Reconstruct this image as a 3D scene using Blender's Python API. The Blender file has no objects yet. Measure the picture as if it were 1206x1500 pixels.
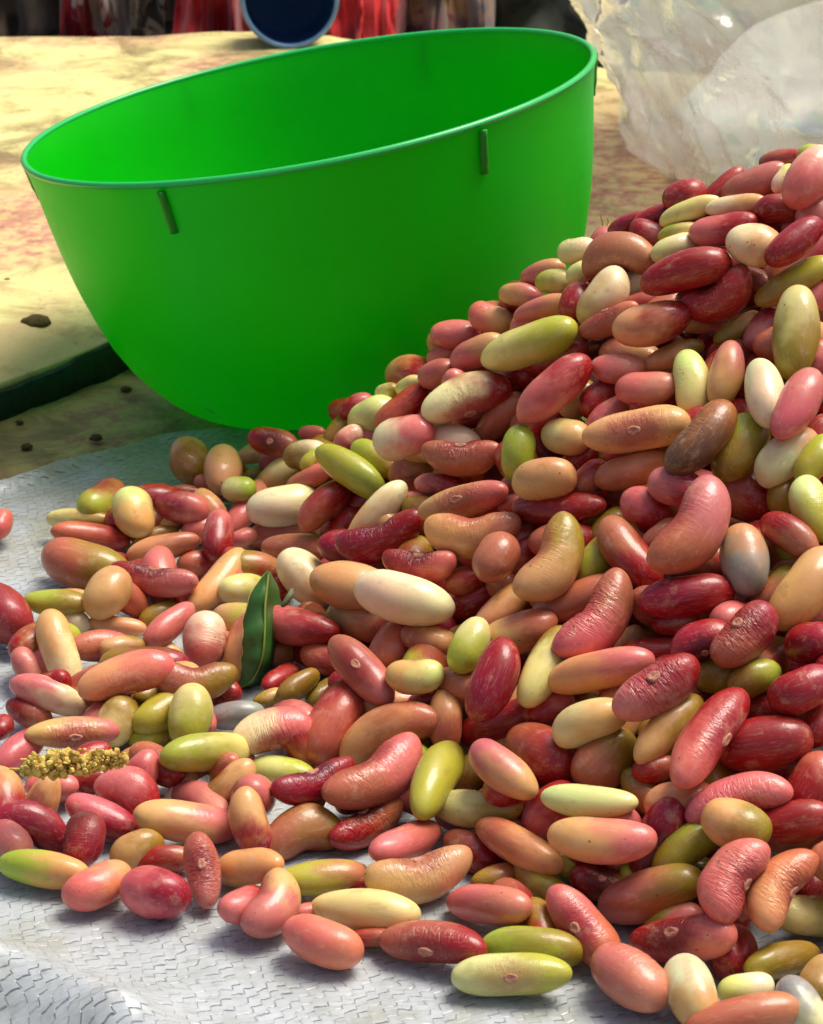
import bpy, bmesh, math, random
import numpy as np
from mathutils import Vector, Matrix

SC = bpy.context.scene
COL = SC.collection
rad = math.radians

# ------------------------------------------------------------------ camera
PITCH = rad(22.6); CAM_H = 0.238; FPX = 3600.0; PW, PH = 1206.0, 1500.0
cam_d = bpy.data.cameras.new("camera"); cam = bpy.data.objects.new("camera", cam_d); COL.objects.link(cam)
cam.location = (0, 0, CAM_H); cam.rotation_euler = (math.pi/2 - PITCH, 0, 0)
cam_d.sensor_fit = 'AUTO'; cam_d.sensor_width = 36.0; cam_d.lens = FPX/PH*36.0
cam_d.clip_start = 0.02; cam_d.clip_end = 200.0
cam_d.dof.use_dof = True; cam_d.dof.focus_distance = 0.49; cam_d.dof.aperture_fstop = 80.0
SC.camera = cam

# ------------------------------------------------------------------ light
SUN_EL, SUN_AZ = rad(66), rad(60)          # sun behind the heap, a little to the right (azimuth from +Y towards +X)
w = bpy.data.worlds.new("World"); SC.world = w; w.use_nodes = True
nt = w.node_tree; nt.nodes.clear()
sky = nt.nodes.new('ShaderNodeTexSky'); sky.sky_type = 'NISHITA'; sky.sun_disc = False
sky.sun_elevation = SUN_EL; sky.sun_rotation = SUN_AZ; sky.air_density = 0.7; sky.dust_density = 5.0; sky.ozone_density = 0.3
bg = nt.nodes.new('ShaderNodeBackground'); bg.inputs[1].default_value = 0.11
wo = nt.nodes.new('ShaderNodeOutputWorld')
nt.links.new(sky.outputs[0], bg.inputs[0]); nt.links.new(bg.outputs[0], wo.inputs[0])
sd = bpy.data.lights.new("sun", 'SUN'); sd.energy = 2.7; sd.angle = rad(30); sd.color = (1.0, 0.95, 0.86)
so = bpy.data.objects.new("sun", sd); COL.objects.link(so)
_sd = Vector((math.sin(SUN_AZ)*math.cos(SUN_EL), math.cos(SUN_AZ)*math.cos(SUN_EL), math.sin(SUN_EL)))
so.rotation_euler = _sd.to_track_quat('Z', 'Y').to_euler(); so.location = _sd*3
SC.view_settings.view_transform = 'Standard'; SC.view_settings.look = 'None'
SC.view_settings.exposure = 0.42; SC.view_settings.gamma = 1.0; SC.view_settings.use_curve_mapping = False
SC.render.engine = 'CYCLES'
SC.cycles.max_bounces = 10; SC.cycles.transparent_max_bounces = 16

# ------------------------------------------------------------------ helpers
RNG = np.random.default_rng(11)
_tab = RNG.random((256, 256))
def vnoise(x, y, s=0):
    x = np.asarray(x, float) + s*17.31; y = np.asarray(y, float) + s*5.77
    xi = np.floor(x).astype(int); yi = np.floor(y).astype(int); fx = x-xi; fy = y-yi
    fx = fx*fx*(3-2*fx); fy = fy*fy*(3-2*fy)
    a = _tab[xi & 255, yi & 255]; b = _tab[(xi+1) & 255, yi & 255]; c = _tab[xi & 255, (yi+1) & 255]; d = _tab[(xi+1) & 255, (yi+1) & 255]
    return (a*(1-fx)+b*fx)*(1-fy)+(c*(1-fx)+d*fx)*fy
def fbm(x, y, s=0, o=4):
    v = 0; a = .5; f = 1
    for k in range(o):
        v = v+a*vnoise(x*f, y*f, s+k*3); a *= .5; f *= 2.03
    return v
def smooth(a, b, x):
    t = np.clip((x-a)/(b-a), 0, 1); return t*t*(3-2*t)
def lin(rgb):
    return [((c/255)/12.92 if c/255 <= .04045 else ((c/255+.055)/1.055)**2.4) for c in rgb]

def mesh_np(name, v, quads=None, tris=None, smooth_=True):
    me = bpy.data.meshes.new(name)
    v = np.asarray(v, np.float32); me.vertices.add(len(v)); me.vertices.foreach_set('co', v.ravel())
    loops = []; starts = []; n = 0
    for f in (quads, tris):
        if f is not None and len(f):
            f = np.asarray(f, np.int32); k = f.shape[1]
            loops.append(f.ravel()); starts.append(n+np.arange(len(f))*k); n += f.size
    loops = np.concatenate(loops); starts = np.concatenate(starts)
    me.loops.add(len(loops)); me.loops.foreach_set('vertex_index', loops.astype(np.int32))
    me.polygons.add(len(starts)); me.polygons.foreach_set('loop_start', starts.astype(np.int32))
    me.update(calc_edges=True); me.validate()
    if smooth_: me.polygons.foreach_set('use_smooth', np.ones(len(me.polygons), bool))
    return me
def grid_quads(nu, nv, wrap_v=False):
    i = np.arange(nu-1)[:, None]; j = np.arange(nv if wrap_v else nv-1)[None, :]
    j2 = (j+1) % nv
    return np.stack([i*nv+j+0*i, (i+1)*nv+j, (i+1)*nv+j2, i*nv+j2+0*i], -1).reshape(-1, 4)
def link(name, me, mat=None, parent=None, loc=None):
    o = bpy.data.objects.new(name, me); COL.objects.link(o)
    if mat is not None and me is not None: me.materials.clear(); me.materials.append(mat)
    if parent is not None: o.parent = parent
    if loc is not None: o.location = loc
    return o
def tag(o, label, cat, group=None):
    o['label'] = label; o['category'] = cat
    if group: o['group'] = group
    return o
def empty(name, loc, label, cat, group=None):
    o = bpy.data.objects.new(name, None); COL.objects.link(o); o.location = loc; o.empty_display_size = .02
    return tag(o, label, cat, group)
def bm_mesh(name, bm):
    me = bpy.data.meshes.new(name); bm.to_mesh(me); bm.free()
    me.polygons.foreach_set('use_smooth', np.ones(len(me.polygons), bool)); return me
def tube(path, radii, seg=8):
    """vertices and quads of a closed tapering tube along a list of points"""
    P = [Vector(p) for p in path]; V = []; 
    for i, p in enumerate(P):
        d = (P[min(i+1, len(P)-1)]-P[max(i-1, 0)]).normalized()
        a = d.orthogonal().normalized() if i == 0 else (a - d*a.dot(d)).normalized()
        b = d.cross(a)
        for k in range(seg):
            t = 2*math.pi*k/seg; V.append(p+(a*math.cos(t)+b*math.sin(t))*radii[i])
    q = grid_quads(len(P), seg, True)
    n = len(V); V.append(P[0]); V.append(P[-1]); m = (len(P)-1)*seg
    tr = [(n, (k+1) % seg, k) for k in range(seg)]+[(n+1, m+k, m+(k+1) % seg) for k in range(seg)]
    return np.array([tuple(v) for v in V]), q, np.array(tr)

# camera rays: photograph pixel -> point of the place
CR = np.array([1., 0, 0]); CU = np.array([0, math.sin(PITCH), math.cos(PITCH)]); CF = np.array([0, math.cos(PITCH), -math.sin(PITCH)])
C0 = np.array([0, 0, CAM_H])
def ray(px, py):
    d = CF+CR*((px-PW/2)/FPX)-CU*((py-PH/2)/FPX); return d          # depth 1 along the optical axis
def on_plane(px, py, z=0.0):
    d = ray(px, py); return C0+d*((z-CAM_H)/d[2])

# ------------------------------------------------------------------ node helper
class NT:
    def __init__(s, name):
        s.m = bpy.data.materials.new(name); s.m.use_nodes = True; s.t = s.m.node_tree; s.t.nodes.clear()
    def n(s, typ, ins=None, **kw):
        nd = s.t.nodes.new(typ)
        for k, v in kw.items(): setattr(nd, k, v)
        for k, v in (ins or {}).items():
            sk = nd.inputs[k]
            if isinstance(v, bpy.types.NodeSocket): s.t.links.new(v, sk)
            else: sk.default_value = v
        return nd
    def math(s, op, a, b=0.0, c=0.0, clamp=False):
        return s.n('ShaderNodeMath', {0: a, 1: b, 2: c}, operation=op, use_clamp=clamp).outputs[0]
    def vmath(s, op, a, b=(0, 0, 0)):
        nd = s.n('ShaderNodeVectorMath', {0: a, 1: b}, operation=op); return nd.outputs['Value'] if op in ('LENGTH', 'DOT_PRODUCT') else nd.outputs[0]
    def mix(s, f, a, b, blend='MIX'):
        nd = s.t.nodes.new('ShaderNodeMix'); nd.data_type = 'RGBA'; nd.blend_type = blend
        for i, v in ((0, f), (6, a), (7, b)):
            if isinstance(v, bpy.types.NodeSocket): s.t.links.new(v, nd.inputs[i])
            else:
                if i and len(v) == 3: v = (*v, 1)
                nd.inputs[i].default_value = v
        return nd.outputs[2]
    def noise(s, vec, scale, detail=3.0, rough=.55, dist=0.0):
        return s.n('ShaderNodeTexNoise', {'Vector': vec, 'Scale': scale, 'Detail': detail, 'Roughness': rough, 'Distortion': dist}).outputs[0]
    def ramp(s, f, a, b):
        return s.n('ShaderNodeMapRange', {0: f, 1: a, 2: b, 3: 0.0, 4: 1.0}, interpolation_type='SMOOTHSTEP').outputs[0]
    def out(s, sh):
        o = s.t.nodes.new('ShaderNodeOutputMaterial'); s.t.links.new(sh, o.inputs[0]); return s.m
    def bump(s, h, strength, dist, normal=None):
        d = {'Height': h, 'Strength': strength, 'Distance': dist}
        if normal is not None: d['Normal'] = normal
        return s.n('ShaderNodeBump', d).outputs[0]
    def pbsdf(s, **k):
        ins = {kk.replace('_', ' '): v for kk, v in k.items()}
        return s.n('ShaderNodeBsdfPrincipled', ins).outputs[0]

# ------------------------------------------------------------------ materials
def bean_mat(name, geom):
    s = NT(name)
    at = lambda nm: s.n('ShaderNodeAttribute', attribute_name=nm, attribute_type='GEOMETRY' if geom else 'OBJECT')
    ca, cb, ch = at('ca').outputs['Color'], at('cb').outputs['Color'], at('ch').outputs['Color']
    sdv = at('sv').outputs['Vector']
    P = at('lc').outputs['Vector'] if geom else s.n('ShaderNodeTexCoord').outputs['Object']
    x = s.n('ShaderNodeSeparateXYZ', {0: P})
    PS = s.vmath('ADD', s.vmath('MULTIPLY', P, (1.7, 1, 1)), sdv)
    n1 = s.noise(PS, 1.6, 2.5); n2 = s.noise(PS, 5.0, 4.0, .6)
    f = s.ramp(s.math('ADD', x.outputs[0], s.math('MULTIPLY', s.math('SUBTRACT', n1, .5), 1.15)), -.28, .38)
    base = s.mix(f, ca, cb)
    # length-wise streaks and mottling in the skin
    st = s.noise(s.vmath('MULTIPLY', PS, (1.3, 9, 9)), 2.2, 3.0, .6)
    base = s.mix(s.math('MULTIPLY', s.ramp(st, .5, .78), .38), base, s.mix(.55, base, (.75, .55, .38)))
    base = s.mix(s.math('MULTIPLY', s.ramp(n2, .55, .78), .26), base, s.mix(.6, base, ch))
    # redder skin round the eye of the bean
    dv = s.vmath('MULTIPLY', s.vmath('SUBTRACT', P, (0, 0, .40)), (3.3, 1.9, 2.2))
    fh = s.ramp(s.math('ADD', s.vmath('LENGTH', dv), s.math('MULTIPLY', s.math('SUBTRACT', n2, .5), .9)), 1.15, .45)
    base = s.mix(s.math('MULTIPLY', fh, .75), base, ch)
    # the skin reddens towards the seam edges
    fz = s.ramp(s.math('ADD', s.math('ABSOLUTE', x.outputs[2]), s.math('MULTIPLY', s.math('SUBTRACT', n1, .5), .35)), .22, .50)
    base = s.mix(s.math('MULTIPLY', fz, .42), base, s.mix(.35, ch, base))
    # darker ends now and then
    fe = s.ramp(s.math('ADD', s.math('ABSOLUTE', x.outputs[0]), s.math('MULTIPLY', s.math('SUBTRACT', n1, .5), .5)), .40, .56)
    base = s.mix(s.math('MULTIPLY', fe, .35), base, s.mix(.5, base, ch))
    # bruises and dull dusty patches
    n4 = s.noise(s.vmath('ADD', PS, (7.3, 1.1, 4.2)), 2.6, 4.0, .62)
    base = s.mix(s.math('MULTIPLY', s.ramp(n4, .58, .70), .45), base, s.mix(.5, base, (.20, .085, .035)))
    base = s.mix(s.math('MULTIPLY', s.ramp(n4, .44, .30), .40), base, s.mix(.55, base, (.72, .50, .30)))
    # specks
    vo = s.n('ShaderNodeTexVoronoi', {'Vector': PS, 'Scale': 4.2}); vc = s.n('ShaderNodeSeparateColor', {0: vo.outputs['Color']})
    sp = s.math('MULTIPLY', s.ramp(s.math('DIVIDE', vo.outputs['Distance'], s.math('ADD', .4, vc.outputs[1])), .10, .05), s.math('GREATER_THAN', vc.outputs[0], .66))
    base = s.mix(s.math('MULTIPLY', sp, .75), base, (.06, .025, .012))
    fine = s.noise(s.vmath('MULTIPLY', PS, (1, 1.6, 1.6)), 26.0, 3.0, .6)
    wr = s.n('ShaderNodeSeparateXYZ', {0: at('wr').outputs['Vector']})
    wn = s.noise(s.vmath('MULTIPLY', PS, (5.5, 1.2, 1.2)), 2.2, 2.5, .55, 1.6)
    wmask = s.math('MULTIPLY', wr.outputs[0], s.ramp(s.vmath('LENGTH', s.vmath('MULTIPLY', s.vmath('SUBTRACT', P, (0, 0, .35)), (2.3, 1.1, 1.2))), 1.15, .25))
    b0 = s.bump(fine, .08, .0003)
    b1 = s.bump(s.math('MULTIPLY', wn, wmask), 1.0, .0010, b0)
    b2 = s.bump(n2, .10, .0008, b1)
    ro = s.math('ADD', .32, s.math('ADD', s.math('MULTIPLY', fine, .10), s.math('MULTIPLY', n2, .22)))
    sh = s.pbsdf(Base_Color=base, Roughness=ro, Normal=b2, Coat_Normal=s.bump(n2, .12, .0010, b1), Subsurface_Weight=.12, Subsurface_Radius=(1.0, .35, .2), Subsurface_Scale=.0022,
                 Specular_IOR_Level=.36, Coat_Weight=.45, Coat_Roughness=.05)
    return s.out(sh)
M_BEAN = bean_mat('bean_skin', False); M_BEANG = bean_mat('bean_skin_heap', True)

def simple(name, c, rough=.6, var=.25, scale=60.0, bump=.3, bd=.0006, c2=None, spec=.4, **k):
    s = NT(name); P = s.n('ShaderNodeTexCoord').outputs['Object']
    n = s.noise(P, scale, 5.0, .6)
    c2 = c2 or [v*(1-var) for v in c]
    base = s.mix(s.ramp(n, .3, .72), c, c2)
    return s.out(s.pbsdf(Base_Color=base, Roughness=rough, Specular_IOR_Level=spec, Normal=s.bump(s.noise(P, scale*4, 4.0, .6), bump, bd), **k))
# ------------------------------------------------------------------ the beans: where each lies in the heap
# x y length width (photograph pixels), angle (degrees), skin colours at its two ends, height in the pile, roll, wrinkles | label > how others refer to it
BEANS = """
1187 260 92 66 55 PC 1 . .3 | pale pink and tan bean topmost on the heap at the right edge > the pale topmost bean at the right edge
1148 234 66 32 8 SR -1 . 0
1150 262 44 30 55 CY -.5 . 0
1105 270 98 48 26 SP -.5 . 0
1060 276 76 34 42 RR -.8 . 0
1003 288 58 50 15 RR 0 . 0 | small round dark red bean alone on the skyline in front of the clear bag > the round red bean on the skyline
962 316 78 30 24 RB -.5 . .8
925 326 70 28 20 BR -.6 . .8
953 344 62 40 -20 RP -.4 . 0
908 372 104 66 5 SS .6 d .4 | large plump brownish bean on the ridge right against the green bowl > the plump brown bean on the ridge
1010 309 88 34 22 YY 0 . 0 | pale lime bean lying just below the round red bean on the skyline > the pale lime bean below the skyline
1078 301 90 32 8 CT .2 . 0
1142 305 72 44 5 RR .2 . 0
993 340 58 27 15 GY .2 . 0
988 364 66 38 20 YC .4 . 0
1060 337 96 48 12 PR .5 . 0
1105 359 76 62 -10 CT .8 . 0 | shiny beige egg shaped bean under the top edge of the heap > the beige egg bean near the top
1165 354 92 48 38 RB .8 . .6
1196 306 62 50 60 PP .6 . 0
1165 325 46 26 40 PS -.5 . 0
1003 397 128 58 17 RR 1 . 0 | long deep red bean lying near the top, slanting up to the right > the long deep red bean near the top
933 414 52 38 40 CC 0 . 0
1052 437 108 68 25 RR .5 u .7 | big scarlet kidney bean with a wrinkled hollow upper edge near the top > the scarlet kidney bean near the top
1110 409 46 30 -30 SS -.4 . 0
1162 413 116 45 30 OG .4 . 0 | long olive green bean slanting to the right edge near the top > the long olive bean near the top right
1202 432 50 40 40 PR 0 . 0
1167 487 128 68 87 OY .8 . 0 | fat khaki bean standing upright near the right edge > the fat upright khaki bean
955 475 110 62 15 TR .7 . .3
926 448 64 30 25 PS .2 . .5
985 522 92 36 22 TO -.4 . 0
1080 482 72 32 35 OT -.3 . 0
1117 482 64 42 60 PR 0 . 0
1201 522 46 36 60 PP 0 . .5
1015 562 98 55 97 YY .4 . .4 | pale grey green bean standing upright between pink beans > the pale upright grey green bean
1065 547 94 50 78 TP .8 . 0
1121 575 92 58 102 CC .9 . 0 | glossy cream oval bean standing upright beside the glossy pink one > the glossy cream oval bean
1170 590 106 60 62 PP 1 . 0 | glossy pink bean leaning right close to the right edge > the glossy pink bean near the right edge
946 570 86 52 5 PP .6 . 0
897 606 78 44 35 PP -.2 . 0
933 630 148 62 9 TT .9 h .3 | long beige brown bean with a white eye facing the viewer > the beige bean with the white eye
1030 643 126 62 48 KW 1.2 . .6 | rough brown bean with a blackened mouldy end > the blackened brown bean
1085 655 98 70 62 OG .4 . .3
1152 666 102 62 42 CT .5 . .2
1196 672 76 46 58 GG .6 . 0 | lime bean half cut off by the right edge > the lime bean at the right edge
1110 545 90 50 60 RR -1.5 . 0
1200 640 70 50 60 RR -1.2 . 0
925 690 106 50 18 SS .3 . 0
990 713 78 58 -15 PB .5 . 0
945 747 72 62 -35 PR .2 . 0
968 783 62 34 38 SS .2 . 0
1018 777 152 86 55 SP 1.2 u .2 | very large pink kidney bean standing out of the middle right of the heap > the very large pink kidney bean
1091 820 98 72 100 TA .6 . .2 | shiny grey brown bean below and right of the very large pink kidney bean > the shiny grey brown bean
1095 727 96 76 -30 SR -.5 . 0
1150 723 62 52 70 OO -.3 . 0
1190 745 96 60 110 YG .6 . .5
1157 782 90 52 -32 RS .4 . 0
1182 862 132 72 52 TT .8 . .2 | long tan bean leaning against the right edge halfway up the heap > the long tan bean at the right edge
1140 866 82 55 45 SO -.3 . 0
1165 826 64 32 20 SS -.6 . 0
1006 874 132 62 8 BR .8 . .3 | bright crimson bean lying level under the very large pink kidney bean > the level crimson bean
919 811 118 62 -52 SR .4 . 0
879 909 146 76 52 PS .9 u .9 | large brownish pink kidney bean with a wrinkled seam along its hollow side > the wrinkled seamed kidney bean
845 877 126 52 22 SS .5 . 0
813 822 132 76 60 TO 1 u .2 | large khaki tan kidney bean curving upright in the middle of the heap > the khaki kidney bean
878 817 84 52 50 GO -.5 . 0
890 775 70 45 50 OO -.9 . 0
763 814 64 35 50 PB -.3 . .4
845 367 52 38 10 YC .2 . .7 | broken cream chunk of bean on the ridge against the green bowl > the broken cream chunk
812 412 54 36 5 GY 0 . 0
850 400 40 32 30 YY .1 . 0
795 400 64 36 20 PT -.4 . 0
763 432 62 36 -8 TP 0 . .7
797 450 88 34 15 PT .1 . 0
845 443 52 50 70 RR .1 . 0
886 437 94 62 58 TC .5 . 0
895 472 88 40 25 SS .6 h80 .3
667 490 68 43 0 PP .1 . 0 | pink bean jutting out leftmost on the ridge in front of the bowl > the pink bean jutting from the ridge
718 467 64 44 -20 PT .1 . .8
775 468 60 36 40 PC .2 . .4
772 507 136 60 21 YG 1 . 0 | long pale yellow green bean on the ridge in front of the green bowl > the long pale green ridge bean
700 516 82 46 25 PT .4 . 0
648 522 44 32 15 PP -.2 . 0
643 549 58 46 20 PS .2 . .2
682 579 128 62 18 CR .8 h-60 .5 | cream bean with a torn reddish underside on the left slope > the cream bean with the torn underside
815 524 112 38 22 RR -.2 . 0
812 570 128 60 42 PR .9 . 0 | large rose red bean slanting up to the right under the long pale green ridge bean > the slanting rose red bean
905 540 74 46 0 PP .2 . 0
847 585 58 50 40 TO -.5 . 0
876 583 62 46 45 RR -.4 . 0
705 606 92 32 25 RR -.7 . 0
733 613 88 46 45 SS -.1 . 0
759 665 82 50 88 GG .8 . 0 | short lime bean standing upright on the slope > the short upright lime bean
797 702 88 62 12 TT 1 . .6 | wrinkled beige bean leaning on the short upright lime bean > the wrinkled beige bean
830 640 68 54 -10 YT .4 . 0
805 615 64 36 30 RR -.9 . 0
640 650 114 62 3 TC .2 . 0
678 672 108 54 0 SS .8 hu .6 | reddish brown bean with its wrinkled eye along the top edge > the reddish bean with the eye on top
641 710 66 34 -5 PR .1 . .6
681 735 148 50 16 TP .8 h15 .4 | long beige bean with a white eye in a dark red ring > the beige bean with the red ringed eye
750 737 44 26 20 PP -.4 . 0
817 745 130 50 2 RR .7 . .2 | long dark red bean lying level in the middle of the slope > the long level dark red bean
865 700 62 43 45 SR .3 . 0
693 784 132 68 3 TS .8 u .3 | large tan kidney bean with a pinkish hollow top > the large tan kidney bean
727 817 68 62 60 SS .6 . 0
855 668 64 40 30 RR -.6 . 0
402 648 70 42 -15 RS .3 h .3 | red bean with a pale eye close to the foot of the green bowl > the red bean at the foot of the bowl
458 634 38 22 0 PP -.5 . 0
447 665 58 42 15 OC .2 . 0
514 689 114 50 -35 GG 1 . 0 | bright lime bean slanting down to the right behind the heap > the bright slanting lime bean
457 674 38 26 45 GG .1 . 0
546 612 68 58 30 YY .2 . 0
522 595 52 34 25 RP -.2 . 0
569 574 36 27 10 YO -.2 . 0
600 566 38 30 30 YY -.2 . 0
590 598 88 42 38 SR .3 . 0
592 641 84 62 12 CP .5 . 0
603 690 64 52 20 SS -.1 . 0
549 672 76 42 -35 GO .1 . 0
512 642 44 36 40 PC 0 . 0
497 630 54 32 50 OO -.5 . 0
405 700 88 46 38 TY .2 . 0
365 742 92 44 55 PP 0 . .6
454 700 72 30 25 SP .1 . 0
415 742 100 62 12 CC .8 . 0 | pale cream bean lying level behind the leaf, on the left shoulder of the heap > the pale cream shoulder bean
474 739 88 48 42 SR .6 . 0
500 772 64 40 35 RR -.4 . 0
535 735 60 40 20 RR -1.0 . 0
553 752 112 46 48 TC .4 . 0
600 740 58 40 20 PP .1 . .6
560 790 124 60 20 BR .8 u .7 | magenta red kidney bean with a creased top on the left slope > the magenta kidney bean
415 780 122 42 12 ST .1 . 0
437 803 124 46 -2 SS .4 . 0 | slim orange brown bean lying level above the green leaf > the slim orange brown bean
357 788 44 29 20 PP 0 . .3
350 717 42 40 0 YG .3 . 0 | small round pale green bean on the back left of the spread > the small round pale green bean
278 675 64 62 95 TO .3 . 0 | khaki bean standing on the sack apart from the heap, nearest to the bowl > the lone khaki bean by the bowl
327 688 68 58 80 TT .3 . 0
372 664 44 32 20 TO -.3 . 0
378 698 44 27 10 OO -.3 . 0
1 768 42 36 60 PP 0 . 0 | small pink bean cut off by the left edge, alone on the sack > the small pink bean at the left edge
118 762 120 35 -3 YO -.1 . 0
133 786 122 42 -9 SR .2 . 0
122 828 120 72 -15 SO .6 . .2 | plump orange brown bean at the left end of the spread > the plump orange brown bean on the left
196 750 70 62 105 YT .5 . 0 | yellowish egg shaped bean standing on end at the back left > the yellowish egg bean at the back left
266 743 76 48 -8 BP .3 . 0
283 724 64 26 -8 SS -.4 . 0
239 803 102 42 15 TS .5 . 0
228 785 64 28 15 OO -.5 . 0
226 851 120 50 -10 RP .7 hu .5 | red bean with its eye and creases along the top on the left spread > the red bean with creased top
158 869 72 66 60 TT .8 . 0 | round tan bean seen end on, on the left spread > the round tan bean seen end on
2 897 88 78 -40 BB .7 . 0 | big magenta bean cut off by the left edge > the big magenta bean at the left edge
83 883 92 42 -3 GO .3 . 0
281 869 48 36 15 RR .2 . 0
291 776 44 42 30 PP -.2 . 0
320 785 74 48 85 RP .6 . .3 | glossy crimson bean standing on end behind the leaf > the glossy upright crimson bean
290 826 58 42 10 SR -.3 . 0
322 851 112 46 50 TT .6 . .1
357 862 64 46 10 YG .4 . 0
447 846 94 68 -45 CT .5 . 0
508 857 108 70 -10 TT .7 . .1
590 877 140 72 -14 CC 1.3 . .1 | big pale cream bean standing proud in the middle of the left slope > the big pale cream bean
525 908 92 60 -12 TS .4 . 0
434 918 114 56 -10 PR 1.4 . .1 | pink red bean lying over the right side of the green leaf > the pink red bean on the leaf
414 862 46 42 20 RB -.4 . 0
360 945 100 60 72 TS .4 . 0
617 830 100 52 -3 RP .8 hu 1 | red bean with a flaking wrinkled upper side > the flaking red bean
682 850 60 42 20 SR -.3 . 0
697 882 84 52 25 RR -.7 . 0
741 889 98 50 38 TO 0 . 0
761 927 108 60 18 TS .3 . 0
575 946 80 60 60 SP .5 . 0
628 938 82 46 -12 ST .8 . .1
688 945 80 54 65 GY 1.4 . .2 | bright lime bean pointed at both ends, standing in the centre of the heap > the pointed bright lime bean
724 995 122 66 70 BR 1.2 . .2 | glossy burgundy bean streaked with pale skin, standing upright > the glossy burgundy bean
800 976 120 58 62 YO .5 . .2
607 992 80 52 0 TY .7 . 0
667 1001 64 43 -15 SS .2 . 0
653 1056 90 50 92 TS .4 . .3
622 1028 48 36 20 SR -.3 . 0
567 1070 148 74 24 TS .9 d .1 | large tan bean arched like a bridge left of centre > the arched tan bean
637 1140 114 66 62 GG 1.2 . .1 | lime green bean standing tall in the lower middle of the heap > the tall lime green bean
553 1140 152 80 32 SP 1 u .5 | large pink kidney bean leaning left of the tall lime green bean > the leaning pink kidney bean
736 1128 110 60 -40 PT 1 . .1 | shiny pinkish bean slanting down to the right of the tall lime green bean > the shiny slanting pinkish bean
735 1056 132 56 20 RR -.4 . 0
795 1106 108 86 -30 SR .1 . 0
805 1039 74 43 25 RP .2 . 0
692 1132 64 50 60 OG -.5 . 0
532 984 120 58 -48 SP .9 h -.0 | reddish bean with a round white eye right of the leaf > the bean with the round white eye
479 966 78 48 -15 SR .4 . 0
437 1005 68 38 35 OO .2 . 0
395 1022 44 26 20 OT -.2 . 0
412 993 58 36 30 RR -.7 . 0
480 1014 64 40 35 OT -.5 . 0
491 1057 120 78 60 SR .5 . 0
345 1048 82 44 5 AA .3 . 0 | smooth steel grey bean below the leaf > the steel grey bean
397 1069 114 64 15 CP .9 h-60 .5 | cream bean flushed magenta round its eye, below the leaf > the cream and magenta bean
305 1101 122 58 6 GY .8 . .1 | long lime bean lying level low on the left > the long level lime bean
413 1131 92 50 -8 YG .5 . 0
460 1147 118 52 20 BR .9 hu .5 | dark crimson bean with a white eye along its top edge > the dark crimson bean with the eye on top
441 1217 116 80 15 SO .6 d .1
487 1117 64 42 20 SS -.8 . 0
105 909 52 38 -25 YC -.1 . 0
86 951 116 54 -72 TC .9 . .6 | dirty beige bean standing on end at the left edge of the spread > the dirty upright beige bean
172 917 88 30 -8 TT .1 . 0
147 946 94 50 0 SP .2 h-80 .2
180 948 62 36 5 TO .4 . 0
242 952 52 32 -32 TT .3 . .3
249 915 84 43 40 PP .6 . .4
236 901 62 40 20 OO -.5 . 0
300 937 76 66 80 PC .9 . .8 | pale mauve wrinkled bean left of the leaf > the pale mauve wrinkled bean
310 912 46 34 15 PB .1 . .4
184 988 136 62 16 TP 1 h-70 .2 | long pink bean with a white eye on its underside > the long pink bean with the low eye
40 976 58 42 -60 PP .1 . .3
72 1017 112 50 -20 PC .7 . .1
42 1044 68 42 -25 RS -.1 . 0
2 1066 38 36 60 RR 0 . 0
105 1073 138 48 3 TP 1 h-20 .4 | long beige pink bean with a scratched middle directly above the yellow chaff > the beige pink bean above the chaff
27 1101 86 50 40 PR .1 . 0
172 1056 72 62 60 YO .2 . .1
285 999 116 62 0 SO .7 u .3
236 1044 82 56 30 GO .4 . .1
279 1049 90 66 82 GY .9 . .3 | pale green bean standing upright beside the steel grey bean > the upright pale green bean
222 1081 60 42 10 GO -.2 . 0
218 1021 44 32 20 OO -.5 . 0
196 1018 64 34 15 RT -.5 . 0
76 1153 74 48 0 PP .1 . 0
140 1143 56 42 10 RR -.5 . 0
194 1161 98 76 -40 PR .7 d .2 | plump rose kidney bean curving round right of the yellow chaff > the plump rose kidney bean
229 1118 84 52 -30 SR .3 . .7
266 1152 66 32 55 CT -.5 . .5
300 1178 100 60 -38 PP .3 d 0
47 1207 118 68 -20 BB .8 d .1 | magenta kidney bean shining at the lower left > the shining magenta kidney bean
150 1198 108 55 -25 PB .3 . .1
124 1229 76 62 82 BB .9 . 1 | wrinkled dark burgundy bean standing on end, lower left > the wrinkled upright burgundy bean
15 1236 66 60 -50 PP .5 . 0
278 1205 152 65 -6 TP 1.2 . .2 | long golden tan bean with a pink lower edge, lower left > the long golden tan bean
200 1244 78 55 25 TO .3 . 0
242 1258 84 42 5 RS -.1 . 0
64 1273 124 55 -8 GT .9 . .2 | pale lime bean with a brown smudge in the front row at far left > the smudged lime bean in front
147 1297 98 62 25 PT .9 . .1 | pale pink beige bean at the front on the white sack, far left > the pale pink beige front bean
228 1308 94 76 -8 PB .9 . .3 | hot pink blunt bean in the front row on the white sack > the hot pink blunt bean
298 1277 104 53 100 SP 1.1 h .6 | reddish bean standing upright with torn white eye in the front row > the upright bean with the torn eye
366 1270 92 57 5 TT .7 . 0
402 1327 100 76 60 PT .9 u 0 | short pink tan kidney bean at the front on the white sack > the short pink kidney bean in front
472 1286 132 55 5 GS .3 . .2
472 1380 114 68 -20 PP .9 . .2 | smooth pink bean foremost on the sack, left of centre > the smooth pink bean foremost on the sack
533 1333 150 64 -5 YY 1.1 . 0 | pale lemon bean lying level in the front row > the pale lemon front bean
450 1336 44 28 10 PS -.2 . 0
540 1374 74 28 5 RS -.4 . 0
637 1380 146 64 -6 SR .6 h-30 .5
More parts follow.
